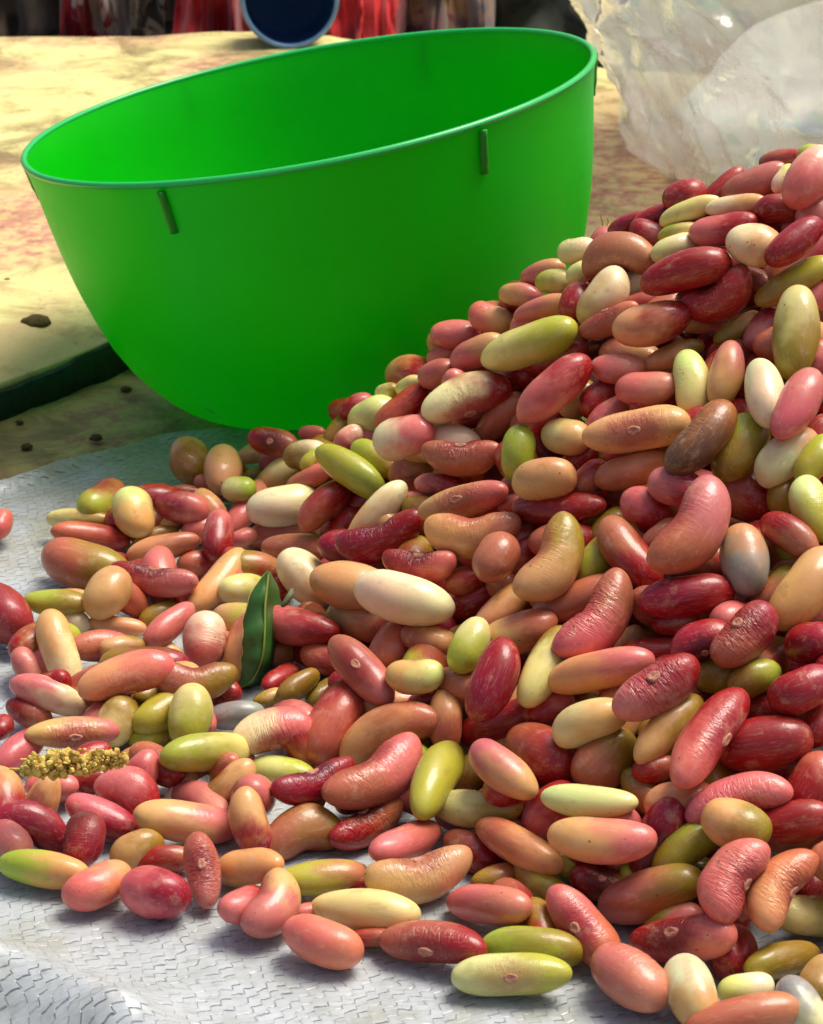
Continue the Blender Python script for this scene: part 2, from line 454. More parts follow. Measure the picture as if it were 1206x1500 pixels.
712 1325 140 60 -4 PP .8 . .1 | smooth pink bean lying level, right of the pale lemon front bean > the smooth level pink bean
615 1285 150 78 14 TT 1 hu .5 | large tan kidney bean with pink seam above the pale lemon front bean > the tan kidney bean with pink seam
597 1233 136 55 22 PS .6 . .1
540 1208 120 62 35 RS .7 hu 1 | red kidney bean with a rough torn seam > the red bean with the torn seam
697 1186 122 58 -3 YO .8 . .3 | cream bean with an olive end, left of the wrinkled pale bean > the cream and olive bean
757 1238 130 56 -28 ST 1 . .9 | wrinkled beige bean slanting down, lower middle of the heap > the wrinkled slanting beige bean
690 1247 88 62 -30 SR -.4 . 0
730 1286 74 43 10 OS -.5 . 0
800 1301 112 48 -38 OG .5 . 0
530 1292 54 28 10 RR -.5 . 0
862 1175 134 50 -4 YY 1.2 . .1 | pale yellow bean lying level on top of the golden pink bean > the level pale yellow bean
808 1187 88 72 55 PR .3 . 0
880 1232 148 68 -3 TP 1.1 . 0 | golden bean with pink ends lying level, lower right > the golden bean with pink ends
887 1114 104 80 45 SO 0 . 0
979 1065 124 53 45 TO .6 . .1
862 1056 108 62 22 YT .8 . .2
962 1010 134 72 32 PR 1.1 h30 .9 | pale pink bean with a deeply wrinkled middle and red end > the pink bean with the wrinkled middle
877 982 150 58 14 TP .9 . .3 | long pink bean lying above the pale bean, right of centre > the long pink bean right of centre
1035 1079 158 68 56 PR 1.3 h-50 .3 | long brick pink bean with an eye on its right side, standing out at right > the long brick pink bean
960 1126 64 43 10 RS .2 . .5
1120 1090 132 82 10 RR .4 . .1 | big scarlet bean with dots of light at the right > the big scarlet bean on the right
1027 938 88 58 20 BR .6 h-40 .1 | dark crimson bean showing a round tan spot > the crimson bean with the tan spot
1091 933 108 68 44 SB 1.1 h40 .9 | pink bean with a shrivelled magenta tip, at right > the pink bean with the shrivelled tip
1190 941 70 60 10 RB .7 . .1
1176 1010 98 62 25 RB .8 . .7
1105 993 78 53 25 OG .6 . 0
1051 990 66 52 0 OO -.3 . 0
1130 1035 76 52 10 RR -.6 . 0
1197 1060 64 62 60 RR .2 . 0
960 955 104 42 5 RR -.8 . 0
990 912 66 38 10 RS -.5 . 0
1080 1166 150 62 15 PP 1 hd 1 | mauve pink kidney bean with deep creases round its hollow side, lower right > the creased mauve kidney bean
998 1175 100 62 8 TS .4 . .1
943 1162 84 46 -50 OS -.2 . .1
1078 1209 96 74 -20 TO 1.2 . 0 | round golden bean in front of the creased mauve kidney bean > the round golden bean
1160 1205 114 62 12 RR .7 . 0
1190 1148 94 70 60 RS .2 . 0
1005 1241 110 56 38 OG .3 . .2
1070 1285 126 78 58 PP 1.4 hd .9 | big pale pink bean with a shrivelled right side > the big pale pink shrivelled bean
1140 1298 126 72 55 TS 1.1 hd .6 | tan kidney bean with a wrinkled eye near the right edge > the tan kidney bean near the right edge
953 1311 148 78 18 PO 1.1 . 0 | big glossy pink and golden brown bean, lower right > the big glossy pink brown bean
880 1296 88 53 -20 RS .2 h20 .3
1186 1342 90 62 -3 YG .9 . 0 | pale green egg shaped bean cut off by the right edge, low down > the pale green bean at the lower right edge
855 1357 136 68 -52 PS 1.2 h-20 .3 | pink bean with a white eye in a red ring, slanting down in the front > the pink front bean with the red ringed eye
1003 1376 142 70 5 RP .8 h20 .4 | deep red bean with a torn white eye, lower right > the deep red bean with the torn eye
1150 1405 124 54 12 OO .4 . 0 | olive amber bean lying level, lower right corner > the olive amber bean in the corner
923 1431 114 84 -38 PP 1.2 h150 .9 | rosy pink plump bean foremost on the sack, right of centre > the rosy plump front bean
1013 1455 104 76 -65 CT .9 . .1 | shiny cream bean standing in the bottom row > the shiny cream bean in the bottom row
1093 1450 78 49 10 YC .5 . 0
1090 1491 164 64 12 SS 1.3 . 0 | orange red bean cut off by the bottom edge > the orange red bean at the bottom edge
1175 1477 98 62 -55 AC .7 . .2 | whitish bean in the bottom right corner > the whitish corner bean
778 1388 142 64 -2 GO .5 . .1 | green bean lying behind the pale lime front bean > the green bean in the front row
750 1427 164 62 2 YG 1.3 h-10 .1 | long pale lime bean with a beige eye, foremost on the sack > the long pale lime front bean
1075 1395 60 72 80 RR -.6 . 0
1195 1292 76 60 60 RR -.2 . 0
1204 1442 60 70 70 OT .5 . 0
836 1272 60 44 -30 GO -.6 . 0
"""
SRGB = dict(P=(210,106,98), S=(184,98,66), T=(218,162,98), C=(242,224,172), G=(172,178,46), Y=(224,218,130), O=(152,120,24),
            R=(156,6,10), B=(154,4,38), A=(150,144,140), W=(152,92,44), K=(100,66,36))
ALB = {k: np.array(lin(v)) for k, v in SRGB.items()}
HIL = {k: np.array(lin(v)) for k, v in dict(P=(150,30,40), S=(135,28,24), T=(160,70,50), C=(180,60,60), G=(130,120,40), Y=(170,140,80),
       O=(120,60,24), R=(90,6,10), B=(80,4,30), A=(100,80,80), W=(60,30,18), K=(30,18,12)).items()}
WORD = dict(P='pink', S='brownish red', T='tan', C='cream', G='lime green', Y='pale yellow green', O='olive', R='deep red', B='magenta red', A='grey', W='brown', K='brown')

# bean shapes ------------------------------------------------------
def bean_surf(t, ph, p):
    """t -1..1 along the bean, ph angle from the hollow side (+Z)"""
    at = np.clip(np.abs(t), 0, 1)
    r = np.maximum(1-at**p['n'], 0)**(1/p['m'])*(1+p['as']*t)
    r = r*(1+.035*np.sin(3.1*t+p['s1'])*np.cos(ph+p['s2'])+.025*np.sin(5.3*t+p['s3'])*np.cos(2*ph+p['s1']))
    hollow = np.maximum(np.cos(ph), 0)**2*np.exp(-(t/.30)**2)
    r = r*(1-p['no']*hollow)
    if p['wr'] > 0:
        ms = np.maximum(np.cos(ph)*.75+.25, 0)*np.exp(-(t/.55)**2)
        r = r*(1-p['wr']*ms*(np.abs(np.sin(9*t+2.5*np.sin(2*ph+p['s2'])+p['s1']+5*(vnoise(t*3+9, ph*1.5+9, 3)-.5)))**.6)*.10)
    y = r*np.sin(ph)*.5*p['fl']; z = r*np.cos(ph)*.5+p['c']*t*t
    return np.stack([.5*t+0*y, y, z], -1)
BEAN_SH = {}
def bean_mesh(kind, v, wr):
    key = (kind, v, wr)
    if key in BEAN_SH: return BEAN_SH[key]
    r = random.Random(hash((kind == 'k', kind == 'e', v)) & 0xffff)
    r = random.Random({'k': 100, 'o': 200, 'e': 300}[kind]+v)
    p = dict(n=r.uniform(2.1, 2.7), m=r.uniform(2.0, 2.35), s1=r.uniform(0, 6), s2=r.uniform(0, 6), s3=r.uniform(0, 6), fl=1, wr=wr)
    p['as'] = r.uniform(-.10, .10); p['no'] = {'k': .20, 'o': .07, 'e': .03}[kind]; p['c'] = {'k': .24, 'o': .09, 'e': .02}[kind]*r.uniform(.75, 1.2)
    nu, nv = (44, 32) if wr else (30, 22)
    xx_ = np.linspace(0.0, 1.0, nu+2)[1:-1]; th = math.pi*(xx_-.55*np.sin(2*math.pi*xx_)/(2*math.pi)); T = -np.cos(th)[:, None]; PH = (np.arange(nv)*2*math.pi/nv)[None, :]
    V = bean_surf(T+0*PH, PH+0*T, p).reshape(-1, 3)
    ends = bean_surf(np.array([-1., 1.]), np.zeros(2), dict(p, wr=0)); V = np.vstack([V, ends])
    lo, hi = V.min(0), V.max(0); p['lo'], p['sc'] = (lo+hi)/2, (hi-lo)
    Vn = (V-p['lo'])/p['sc']
    n = nu*nv; k = np.arange(nv); k2 = (k+1) % nv
    tr = np.vstack([np.stack([k*0+n, k, k2], 1), np.stack([k*0+n+1, n-nv+k2, n-nv+k], 1)])
    me = mesh_np('bean', Vn, grid_quads(nu, nv, True), tr); me.flip_normals() if False else None
    me.materials.append(M_BEAN)
    BEAN_SH[key] = (me, p); return BEAN_SH[key]
HIL_SH = {}
M_EYE = simple('eye_scar', lin((214, 150, 122)), .5, .35, 14.0, .5, .0006, c2=lin((150, 84, 66)))
def hilum_mesh(key, torn):
    if (key, torn) in HIL_SH: return HIL_SH[key, torn]
    p = BEAN_SH[key][1]; na, nr = 18, 7
    rr = np.linspace(0.02, 1.0, nr)[:, None]; al = (np.arange(na)*2*math.pi/na)[None, :]
    wob = 1+(.06 if torn else .04)*np.sin(al*3+1)+(.03 if torn else 0)*np.sin(al*5)
    a, b = (.15, .27) if torn else (.13, .25)
    T = a*rr*np.cos(al)*wob; PH = b*rr*np.sin(al)*wob
    V = bean_surf(T, PH, dict(p, wr=0)); V = (V-p['lo'])/p['sc']
    h = .020*np.exp(-((rr-.72)/.22)**2)+.006-.03*smooth(.85, 1.0, rr)+(.02*(vnoise(T*40+9, PH*30+9, 2)-.5) if torn else 0)
    V[..., 2] += h
    V = np.vstack([V.reshape(-1, 3)]); k = np.arange(na); c = len(V); V = np.vstack([V, V[:na].mean(0)])
    tr = np.stack([k*0+c, (k+1) % na, k], 1)
    me = mesh_np('eye', V, grid_quads(nr, na, True), tr); me.materials.append(M_EYE)
    HIL_SH[key, torn] = me; return me

# the heap's height ------------------------------------------------
RX = np.array([-.16, -.10, -.055, -.030, -.010, .006, .040, .085, .12, .16, .25, .34])
RZ = np.array([.011, .012, .014, .018, .033, .049, .080, .1045, .113, .110, .070, .0])
RY = np.array([.585, .585, .60, .605, .592, .575, .545, .530, .525, .525, .53, .53])
FX = np.array([-.16, -.105, -.076, -.052, -.028, .0, .0286, .06, .10, .20, .34])
FY = np.array([.405, .398, .394, .385, .366, .358, .352, .345, .335, .33, .36])
def heap_h(x, y):
    z = np.interp(x, RX, RZ); yr = np.interp(x, RX, RY); yf = np.interp(x, FX, FY)
    s = np.clip((yr-y)/(yr-yf), 0, 1)
    front = z*(1-s)**.95
    skirt = .0125*smooth(0, .014, y-yf)*smooth(-.108, -.088, x)*(1-smooth(.60, .625, y+np.clip(-x-.02, 0, .08)*.45))
    back = z*np.clip(1-(y-yr)*1.05/np.maximum(z, .01), 0, 1)
    h = np.where(y > yr, back, front)
    return np.maximum(h, skirt)*(x > -.115)

rows = []
for ln in BEANS.strip().splitlines():
    a, _, b = ln.partition('|'); f = a.split()
    lab, _, ref = b.partition('>')
    if len(lab.split()) > 16: print('LONG', lab)
    rows.append(dict(x=float(f[0]), y=float(f[1]), L=float(f[2]), W=float(f[3]), ang=rad(float(f[4])), cc=f[5], lay=float(f[6]), roll=f[7],
                     wr=abs(float(f[8])), lab=lab.strip(), ref=ref.strip()))
rb = random.Random(5)
for r in rows:
    d = ray(r['x'], r['y']); t = np.arange(.34, .80, .0005)
    P = C0+t[:, None]*d
    sc0 = .5*r['W']/FPX*.5
    tgt = np.maximum(heap_h(P[:, 0], P[:, 1])-sc0*.9, 0)+sc0*1.0
    below = np.nonzero(P[:, 2] <= tgt)[0]
    i = below[0] if len(below) else int(np.argmin(P[:, 2]-tgt))
    P0 = P[i]; ti = t[i]
    e = .004; hx = (heap_h(P0[0]+e, P0[1])-heap_h(P0[0]-e, P0[1]))/(2*e); hy = (heap_h(P0[0], P0[1]+e)-heap_h(P0[0], P0[1]-e))/(2*e)
    g = np.array([-np.clip(hx, -.8, .8), -np.clip(hy, -.2, .9), 1.0]); g /= np.linalg.norm(g)
    v = d/np.linalg.norm(d); up = np.cross(CR, v); up /= np.linalg.norm(up); rt = np.cross(v, up)
    if up[2] < 0: up = -up; rt = -rt
    rt = np.cross(v, up); rt = rt if rt[0] > 0 else -rt
    a2 = math.cos(r['ang'])*rt+math.sin(r['ang'])*up
    k = float(np.clip(-g.dot(a2)/g.dot(v), -.5, .5))
    L, W = r['L']/FPX*ti, r['W']/FPX*ti
    if L < 1.5*W:
        tau = math.acos(min(1, max(.3, (L/W-.55)/(1.5-.55)*.75+.2))) if L < 1.4*W else .4
        k = (1 if k >= 0 else -1)*max(abs(k), min(math.tan(tau), 1.1))
    c2 = 1/(1+k*k); Lr = math.sqrt(max(L*L-W*W*(1-c2), .25*L*L)/c2)
    Lr = min(max(Lr, 1.25*W), 2.6*W)
    r.update(d=d, v=v, t=ti-.0030*r['lay'], k=k, a2=a2, Lr=Lr, Wr=W, fwd=v)
# settle the beans: slide them along the line of sight and tip them until they touch instead of cutting into one another
N = len(rows); S5 = np.array([-.36, -.18, 0, .18, .36]); R5 = np.array([.34, .455, .48, .455, .34])
D = np.array([r['d'] for r in rows]); Vv = np.array([r['v'] for r in rows]); dep = np.array([r['t'] for r in rows]); dep0 = dep.copy()
kk = np.array([r['k'] for r in rows]); kk0 = kk.copy(); A2 = np.array([r['a2'] for r in rows]); LR = np.array([r['Lr'] for r in rows]); WR = np.array([r['Wr'] for r in rows])
LAY = np.array([r['lay'] for r in rows])
RADS = (WR[:, None]*R5[None]).ravel(); IDX = np.repeat(np.arange(N), 5)
def spheres():
    ax = A2+kk[:, None]*Vv; ax /= np.linalg.norm(ax, axis=1, keepdims=True)
    c = C0+dep[:, None]*D
    return (c[:, None]+(S5[None, :, None]*LR[:, None, None])*ax[:, None]).reshape(-1, 3), ax, c
GND = np.array([heap_h(*(C0+r['d']*r['t'])[:2]+np.array([0, 0.0])) < .0165 and r['lay'] > -.6 for r in rows]) & np.array([ (C0+r['d']*r['t'])[2] < .015 for r in rows])
FRONT = np.array([(lambda p: p[1] < np.interp(p[0], FX, FY)+.020)(C0+r['d']*r['t']) for r in rows]); GND |= FRONT & (LAY > -.4)
for it in range(220):
    Sp, ax, c = spheres()
    if it % 8 == 0:
        dd = ((Sp[:, None]-Sp[None])**2).sum(-1); lim = (RADS[:, None]+RADS[None]+.004)**2
        I, J = np.nonzero((dd < lim) & (IDX[:, None] < IDX[None]))
    dl = Sp[J]-Sp[I]; sm = (RADS[I]+RADS[J])*.93
    vv = Vv[IDX[I]]; sdep = (dl*vv).sum(1); lat2 = (dl*dl).sum(1)-sdep**2
    need = np.sqrt(np.maximum(sm*sm-lat2, 0))
    dLay = LAY[IDX[I]]-LAY[IDX[J]]
    sign = np.where(np.abs(dLay) > .25, np.sign(dLay), np.where(sdep >= 0, 1., -1.))
    pen = np.clip(need-sign*sdep, 0, .004)*sign
    push = np.zeros(len(Sp)); cnt = np.zeros(len(Sp))
    np.add.at(push, J, .28*pen); np.add.at(push, I, -.28*pen); np.add.at(cnt, I, pen != 0); np.add.at(cnt, J, pen != 0)
    push = push/np.maximum(cnt, 1)**.5
    low = RADS*.98-Sp[:, 2]                                  # keep clear of the sack
    push += np.where(low > 0, -low/np.maximum(-Vv[IDX][:, 2], .25)*.5, 0)
    if it > 40:                                               # beans of the lowest layer sink until they rest on the sack
        mz = (Sp[:, 2]-RADS).reshape(N, 5).min(1); push += np.repeat(np.where(GND & (mz > .0002), mz*np.where(FRONT, .55, .12), 0), 5)
    pm = push.reshape(N, 5)
    dep += pm.mean(1)*1.2-(dep-dep0)*.015
    kk += (pm*S5).sum(1)/(S5**2).sum()/LR*.8-(kk-kk0)*.03; kk = np.clip(kk, -1.2, 1.2)
LP = np.array([r['L'] for r in rows])/FPX*dep; c2 = 1/(1+kk*kk)              # keep the length seen in the picture
LR = np.clip(np.sqrt(np.maximum(LP**2-WR**2*(1-c2)*.8, .3*LP**2)/c2), 1.25*WR, 2.8*WR)
_, AX, CEN = spheres()
Sp = spheres()[0]; mz = (Sp[:, 2]-RADS).reshape(N, 5).min(1)
for i in range(N):
    if FRONT[i] and GND[i] and mz[i] < .012: CEN[i] = CEN[i]+Vv[i]*(mz[i]-.0001)/abs(Vv[i][2])
for i, r in enumerate(rows):
    if r['x'] in (434, 360, 414, 358): print('LEAFZONE', r['x'], r['y'], (CEN[i]-C0)@CF, WR[i])
# ------------------------------------------------------------------ labels: every bean is singled out by a neighbour one can find
def octant(dx, dy):
    a = (math.degrees(math.atan2(-dy, dx))+360) % 360
    return ['right', 'upper right', 'upper side', 'upper left', 'left', 'lower left', 'underside', 'lower right'][int(((a+22.5) % 360)//45)]
def cword(cc): return WORD[cc[0]]
def poses(r):
    a = math.degrees(r['ang']) % 180
    if r['L'] < 1.2*r['W']: return 'plump'
    if 65 < a < 115: return 'upright'
    if a <= 18 or a >= 162: return 'level'
    return 'slanting'
LMK = [r for r in rows if r['ref']]
used = set(r['lab'] for r in LMK)
order = sorted([r for r in rows if not r['ref']], key=lambda r: -r['L']*r['W'])
for r in order:
    best = None
    for m in sorted(LMK, key=lambda m: (m['x']-r['x'])**2+(m['y']-r['y'])**2):
        oc = octant(r['x']-m['x'], r['y']-m['y']); dist = math.hypot(r['x']-m['x'], r['y']-m['y'])
        peers = [q for q in rows if q is not r and cword(q['cc']) == cword(r['cc']) and q is not m and poses(q) == poses(r)
                 and octant(q['x']-m['x'], q['y']-m['y']) == oc and math.hypot(q['x']-m['x'], q['y']-m['y']) < dist*1.12]
        lab = f"{poses(r)} {cword(r['cc'])} bean nearest {m['ref']} on its {oc}".replace('its underside', 'its lower side')
        if not peers and len(lab.split()) <= 16 and lab not in used: best = lab; break
    if best is None: print('NOLABEL', r['x'], r['y'])
    if best is None: best = f"{poses(r)} {cword(r['cc'])} bean near {LMK[0]['ref']}"
    r['lab'] = best; used.add(best)

GROUP = 'fresh kidney beans of the heap'
for i, r in enumerate(rows):
    rl = r['roll']; hil = rl.startswith('h'); q = rl[1:] if hil else rl
    kind = 'o'
    if q == 'u': roll = 88 if not hil else 62; kind = 'k'
    elif q == 'd': roll = -88 if not hil else -62; kind = 'k'
    elif q == '.': roll = rb.uniform(125, 235); kind = rb.choice('ooe')
    else: roll = float(q or 0); kind = 'o'
    if q not in 'ud' and r['L'] < 1.4*r['W']: kind = 'e'
    wr = 1.0 if r['wr'] >= .6 else (.5 if r['wr'] >= .3 else 0.0)
    v = rb.randrange(10)
    me, p = bean_mesh(kind, v, wr)
    xa = AX[i]; z0 = -Vv[i]; z0 = z0-xa*z0.dot(xa); z0 /= np.linalg.norm(z0); nm = np.cross(z0, xa)
    za = math.cos(rad(roll))*z0+math.sin(rad(roll))*nm; ya = np.cross(za, xa)
    s2 = math.sin(rad(roll))**2
    wz, wy = 1.01*r['Wr']*(s2+1.10*(1-s2)), 1.01*r['Wr']*((1-s2)+.86*s2)
    o = bpy.data.objects.new('bean', me); COL.objects.link(o)
    o.matrix_world = Matrix(((xa[0]*(LX := LR[i]*1.085), ya[0]*wy, za[0]*wz, CEN[i][0]), (xa[1]*LX, ya[1]*wy, za[1]*wz, CEN[i][1]), (xa[2]*LX, ya[2]*wy, za[2]*wz, CEN[i][2]), (0, 0, 0, 1)))
    tag(o, r['lab'], 'bean', GROUP)
    j = lambda c: [float(max(0, min(1, x*rb.uniform(.86, 1.14)))) for x in c]
    if xa[0] < 0: ca, cb = r['cc'][1], r['cc'][0]
    else: ca, cb = r['cc'][0], r['cc'][1]
    A_, B_ = ALB[ca], ALB[cb]
    if ca == cb and ca in 'PS': m_ = rb.uniform(.1, .5)*(.5 if r['ref'] else 1); B_ = B_*(1-m_)+ALB['T']*m_
    if ca == cb and ca in 'RB': m_ = rb.uniform(.0, .35); B_ = B_*(1-m_)+ALB['S']*m_
    o['ca'] = j(A_); o['cb'] = j(B_); o['ch'] = j(HIL[r['cc'][0]]); o['sv'] = [rb.uniform(-50, 50) for _ in range(3)]; o['wr'] = [r['wr'], 0.0, 0.0]
    if hil:
        h = bpy.data.objects.new('eye', hilum_mesh((kind, v, wr), r['wr'] >= .4)); COL.objects.link(h); h.parent = o

# beans underneath, which show only through the gaps, and those on the far side of the heap
def filler():
    rf = np.random.default_rng(3); S, ax, c = spheres(); pts = []
    me, p = bean_mesh('o', 1, 0.0); n = len(me.vertices); base = np.zeros(n*3, np.float32); me.vertices.foreach_get('co', base); base = base.reshape(-1, 3)
    lv = np.zeros(len(me.loops), np.int32); me.loops.foreach_get('vertex_index', lv)
    qs = [list(pp.vertices) for pp in me.polygons]; Q = np.array([q for q in qs if len(q) == 4]); T = np.array([q for q in qs if len(q) == 3])
    proj = lambda Pt: (lambda e: np.stack([e@CR/(e@CF)*FPX, -(e@CU)/(e@CF)*FPX, e@CF], -1))(Pt-C0)
    SP = proj(S); kept = np.zeros((0, 3)); ra = .0062
    SC_B = []
    for layer in (0, 1, 2, 3, 4):
        cand = np.stack([rf.uniform(-.10, .30, 9000), rf.uniform(.34, .68, 9000)], 1)
        if layer in (0, 1): cand = np.vstack([cand, np.stack([rf.uniform(-.085, .05, 9000), rf.uniform(.345, .62, 9000)], 1)])
        h = heap_h(cand[:, 0], cand[:, 1]); z = h-ra*.9-layer*.0085
        yl = np.interp(cand[:, 0], [-.12, -.098, -.080, -.062, -.045, -.03, -.012], [.40, .545, .560, .568, .590, .606, .66])   # back edge of the spread
        z = np.where((cand[:, 1] > yl) | (cand[:, 0] < -.082), -1, z)
        if layer == 4:                                        # small ones lying on the sack in the last gaps
            cand = np.stack([rf.uniform(-.085, .06, 16000), rf.uniform(.345, .60, 16000)], 1); z = np.full(len(cand), .0046); rs = .0046
            yl = np.interp(cand[:, 0], [-.12, -.098, -.080, -.062, -.045, -.03, -.012], [.40, .545, .560, .568, .590, .606, .66])
            z[(heap_h(cand[:, 0], cand[:, 1]) < .008) | (cand[:, 1] > yl) | (cand[:, 0] < -.082)] = -1
            ok = z > 0
        else: ok = z > ra*.95; rs = ra
        cand = np.column_stack([cand, z])[ok]
        pj = proj(cand)
        for q, pq in zip(cand, pj):
            bc = np.array([-.014, .650]); 
            if math.hypot(q[0]-bc[0], q[1]-bc[1]) < .052+.35*max(q[2], 0)+.010: continue      # the bowl stands there
            # stay behind every placed bean that it overlaps in depth
            d2 = ((S-q)**2).sum(1)
            if (d2 < (RADS*(.98 if layer < 4 else .76)+rs*(.52 if layer < 4 else .40))**2).any(): continue
            px = np.hypot(SP[:, 0]-pq[0], SP[:, 1]-pq[1])
            near = px < ((RADS*.95+ra*.50)*FPX/SP[:, 2])
            if near.any() and q[0] < .2 and (pq[2] < SP[near, 2]-(.0005 if layer < 4 else .0025)).any(): continue
            if not near.any() and q[0] < .18 and q[1] < np.interp(q[0], FX, FY)+(.020 if layer else .016): continue
            if not near.any() and layer == 0 and q[2] > .016 and q[0] < .18 and q[1] < np.interp(q[0], RX, RY)-.004: continue
            if len(kept) and (((kept-q)**2).sum(1) < (.0104 if layer < 4 else .0074)**2).any(): continue
            kept = np.vstack([kept, q]); SC_B.append(rs/ra)
    nb = len(kept); V = np.zeros((nb, n, 3), np.float32)
    ca = np.zeros((nb, 3)); cb = np.zeros((nb, 3)); ch = np.zeros((nb, 3)); sv = rf.uniform(-50, 50, (nb, 3))
    keys = list('RRRSSSTTPPOGB')
    for k in range(nb):
        a = rf.normal(size=3)*np.array([1, 1, .5]); a /= np.linalg.norm(a); b = rf.normal(size=3); b -= a*a.dot(b); b /= np.linalg.norm(b); cc = np.cross(a, b)
        L = rf.uniform(.0165, .0195)*SC_B[k]; wd = L*rf.uniform(.46, .54)
        V[k] = kept[k]+base[:, :1]*a*L+base[:, 1:2]*b*wd+base[:, 2:]*cc*wd
        k1, k2 = keys[rf.integers(len(keys))], keys[rf.integers(len(keys))]
        ca[k], cb[k], ch[k] = ALB[k1], ALB[k2], HIL[k1]
    zmin = V[..., 2].min(1); V[..., 2] += np.maximum(.0006-zmin, 0)[:, None]
    off = (np.arange(nb)*n)[:, None, None]
    me2 = mesh_np('bean_heap', V.reshape(-1, 3), (Q[None]+off).reshape(-1, 4), (T[None]+off).reshape(-1, 3)); me2.materials.append(M_BEANG)
    for nm, arr in (('ca', ca), ('cb', cb), ('ch', ch), ('sv', sv), ('lc', None), ('wr', None)):
        at = me2.attributes.new(nm, 'FLOAT_VECTOR', 'POINT')
        dat = np.tile(base, (nb, 1)) if nm == 'lc' else (np.zeros((nb*n, 3)) if nm == 'wr' else np.repeat(arr, n, 0))
        at.data.foreach_set('vector', dat.astype(np.float32).ravel())
    o = link('bean_heap', me2); o['kind'] = 'stuff'; tag(o, 'buried beans that fill the heap beneath the ones lying on top', 'beans')
    print('filler', nb)
filler()

# ------------------------------------------------------------------ the ground, the mats and the sack
s = NT('packed_earth'); P = s.n('ShaderNodeTexCoord').outputs['Object']
s_ = s.mix(s.noise(P, 14, 5, .6), (.10, .075, .045), (.22, .17, .10)); M_EARTH = s.out(s.pbsdf(Base_Color=s_, Roughness=.95, Normal=s.bump(s.noise(P, 60, 5, .65), .6, .004)))
bm = bmesh.new(); bmesh.ops.create_grid(bm, x_segments=40, y_segments=40, size=60.0)
for v_ in bm.verts: v_.co.z = -.012
g = link('ground', bm_mesh('ground', bm), M_EARTH); g['kind'] = 'structure'; g['label'] = 'bare brown earth around the mats'

def mat_cloth(name, dirt, ca, cb):
    s = NT(name); P = s.n('ShaderNodeTexCoord').outputs['Object']
    big = s.noise(P, 9.0, 4, .55); mid = s.noise(P, 38, 5, .65, .6); fine = s.noise(P, 170, 5, .65)
    base = s.mix(s.ramp(mid, .35, .7), ca, cb)
    # printed pattern: faded pink rays and blots
    sp = s.n('ShaderNodeSeparateXYZ', {0: P})
    rays = s.n('ShaderNodeTexWave', {'Vector': s.vmath('ADD', P, s.vmath('MULTIPLY', s.n('ShaderNodeCombineXYZ', {0: mid, 1: big}).outputs[0], (.03, .03, 0))), 'Scale': 16.0, 'Distortion': 2.5, 'Detail': 2.0}, wave_type='RINGS', rings_direction='SPHERICAL').outputs[1]
    blot = s.ramp(s.math('ADD', s.noise(s.vmath('ADD', P, (3.1, 1.7, 0)), 8.5, 2.0, .5), s.math('MULTIPLY', s.math('SUBTRACT', mid, .5), .22)), .515, .60)
    pk = s.math('MULTIPLY', blot, .35)
    for (fx_, fy_, fr_) in [(*on_plane(a_, b_)[:2], c_) for a_, b_, c_ in ((20, 372, .022), (90, 48, .030), (200, 56, .028), (925, 262, .030), (150, 585, .012), (900, 330, .02), (330, 140, .02))]:      # printed flowers
        dd_ = s.vmath('LENGTH', s.vmath('ADD', s.vmath('MULTIPLY', s.vmath('SUBTRACT', P, (float(fx_), float(fy_), 0)), (1, .55, 0)), s.vmath('MULTIPLY', s.n('ShaderNodeCombineXYZ', {0: s.math('SUBTRACT', mid, .5), 1: s.math('SUBTRACT', fine, .5)}).outputs[0], (.03, .012, 0))))
        pk = s.math('MAXIMUM', pk, s.math('MULTIPLY', s.ramp(dd_, fr_*1.7, fr_*.8), s.math('ADD', .30, s.math('MULTIPLY', s.ramp(fine, .40, .62), .6))))
    base = s.mix(s.math('MULTIPLY', pk, .85), base, (.46, .13, .13))
    # trodden-in dirt
    dm = s.ramp(s.math('ADD', mid, s.math('MULTIPLY', big, .55)), .78-dirt, 1.06-dirt)
    base = s.mix(s.math('MULTIPLY', dm, .8), base, (.17, .12, .055))
    base = s.mix(s.math('MULTIPLY', s.ramp(fine, .60, .72), .55), base, (.12, .085, .035))
    b = s.bump(fine, .7, .0010, s.bump(mid, .6, .004))
    return s.out(s.pbsdf(Base_Color=base, Roughness=.82, Specular_IOR_Level=.3, Normal=b))
M_MATA = mat_cloth('printed_mat_lower', .12, lin((202, 190, 112)), lin((178, 164, 86)))
M_MATB = mat_cloth('printed_mat_upper', .03, lin((220, 210, 142)), lin((200, 188, 120)))
def sheet(name, mat, xs, ys, zf, thick, xy=None):
    X, Y = np.meshgrid(xs, ys, indexing='ij')
    if xy: X, Y = xy(X, Y)
    Z = zf(X, Y); a = np.stack([X, Y, Z], -1).reshape(-1, 3); nu, nv = len(xs), len(ys)
    b = a-np.array([0, 0, thick]); q = grid_quads(nu, nv); n = len(a)
    idx = np.arange(n).reshape(nu, nv); per = np.concatenate([idx[:, 0], idx[-1, 1:], idx[-2::-1, -1], idx[0, -2:0:-1]])
    p2 = np.roll(per, -1); side = np.stack([per, per+n, p2+n, p2], 1)
    return link(name, mesh_np(name, np.vstack([a, b]), np.vstack([q, q[:, ::-1]+n, side])), mat)
lm = sheet('floor_mat', M_MATA, np.linspace(-.5, .55, 260), np.linspace(.10, 1.02, 300),
           lambda x, y: -.0045+.003*(fbm(x*9, y*9, 4)-.5)*smooth(.66, .72, y)+.0016*(fbm(x*60, y*60, 6)-.5), .002)
tag(lm, 'dirty khaki printed mat lying under the sack and the bowl', 'mat')
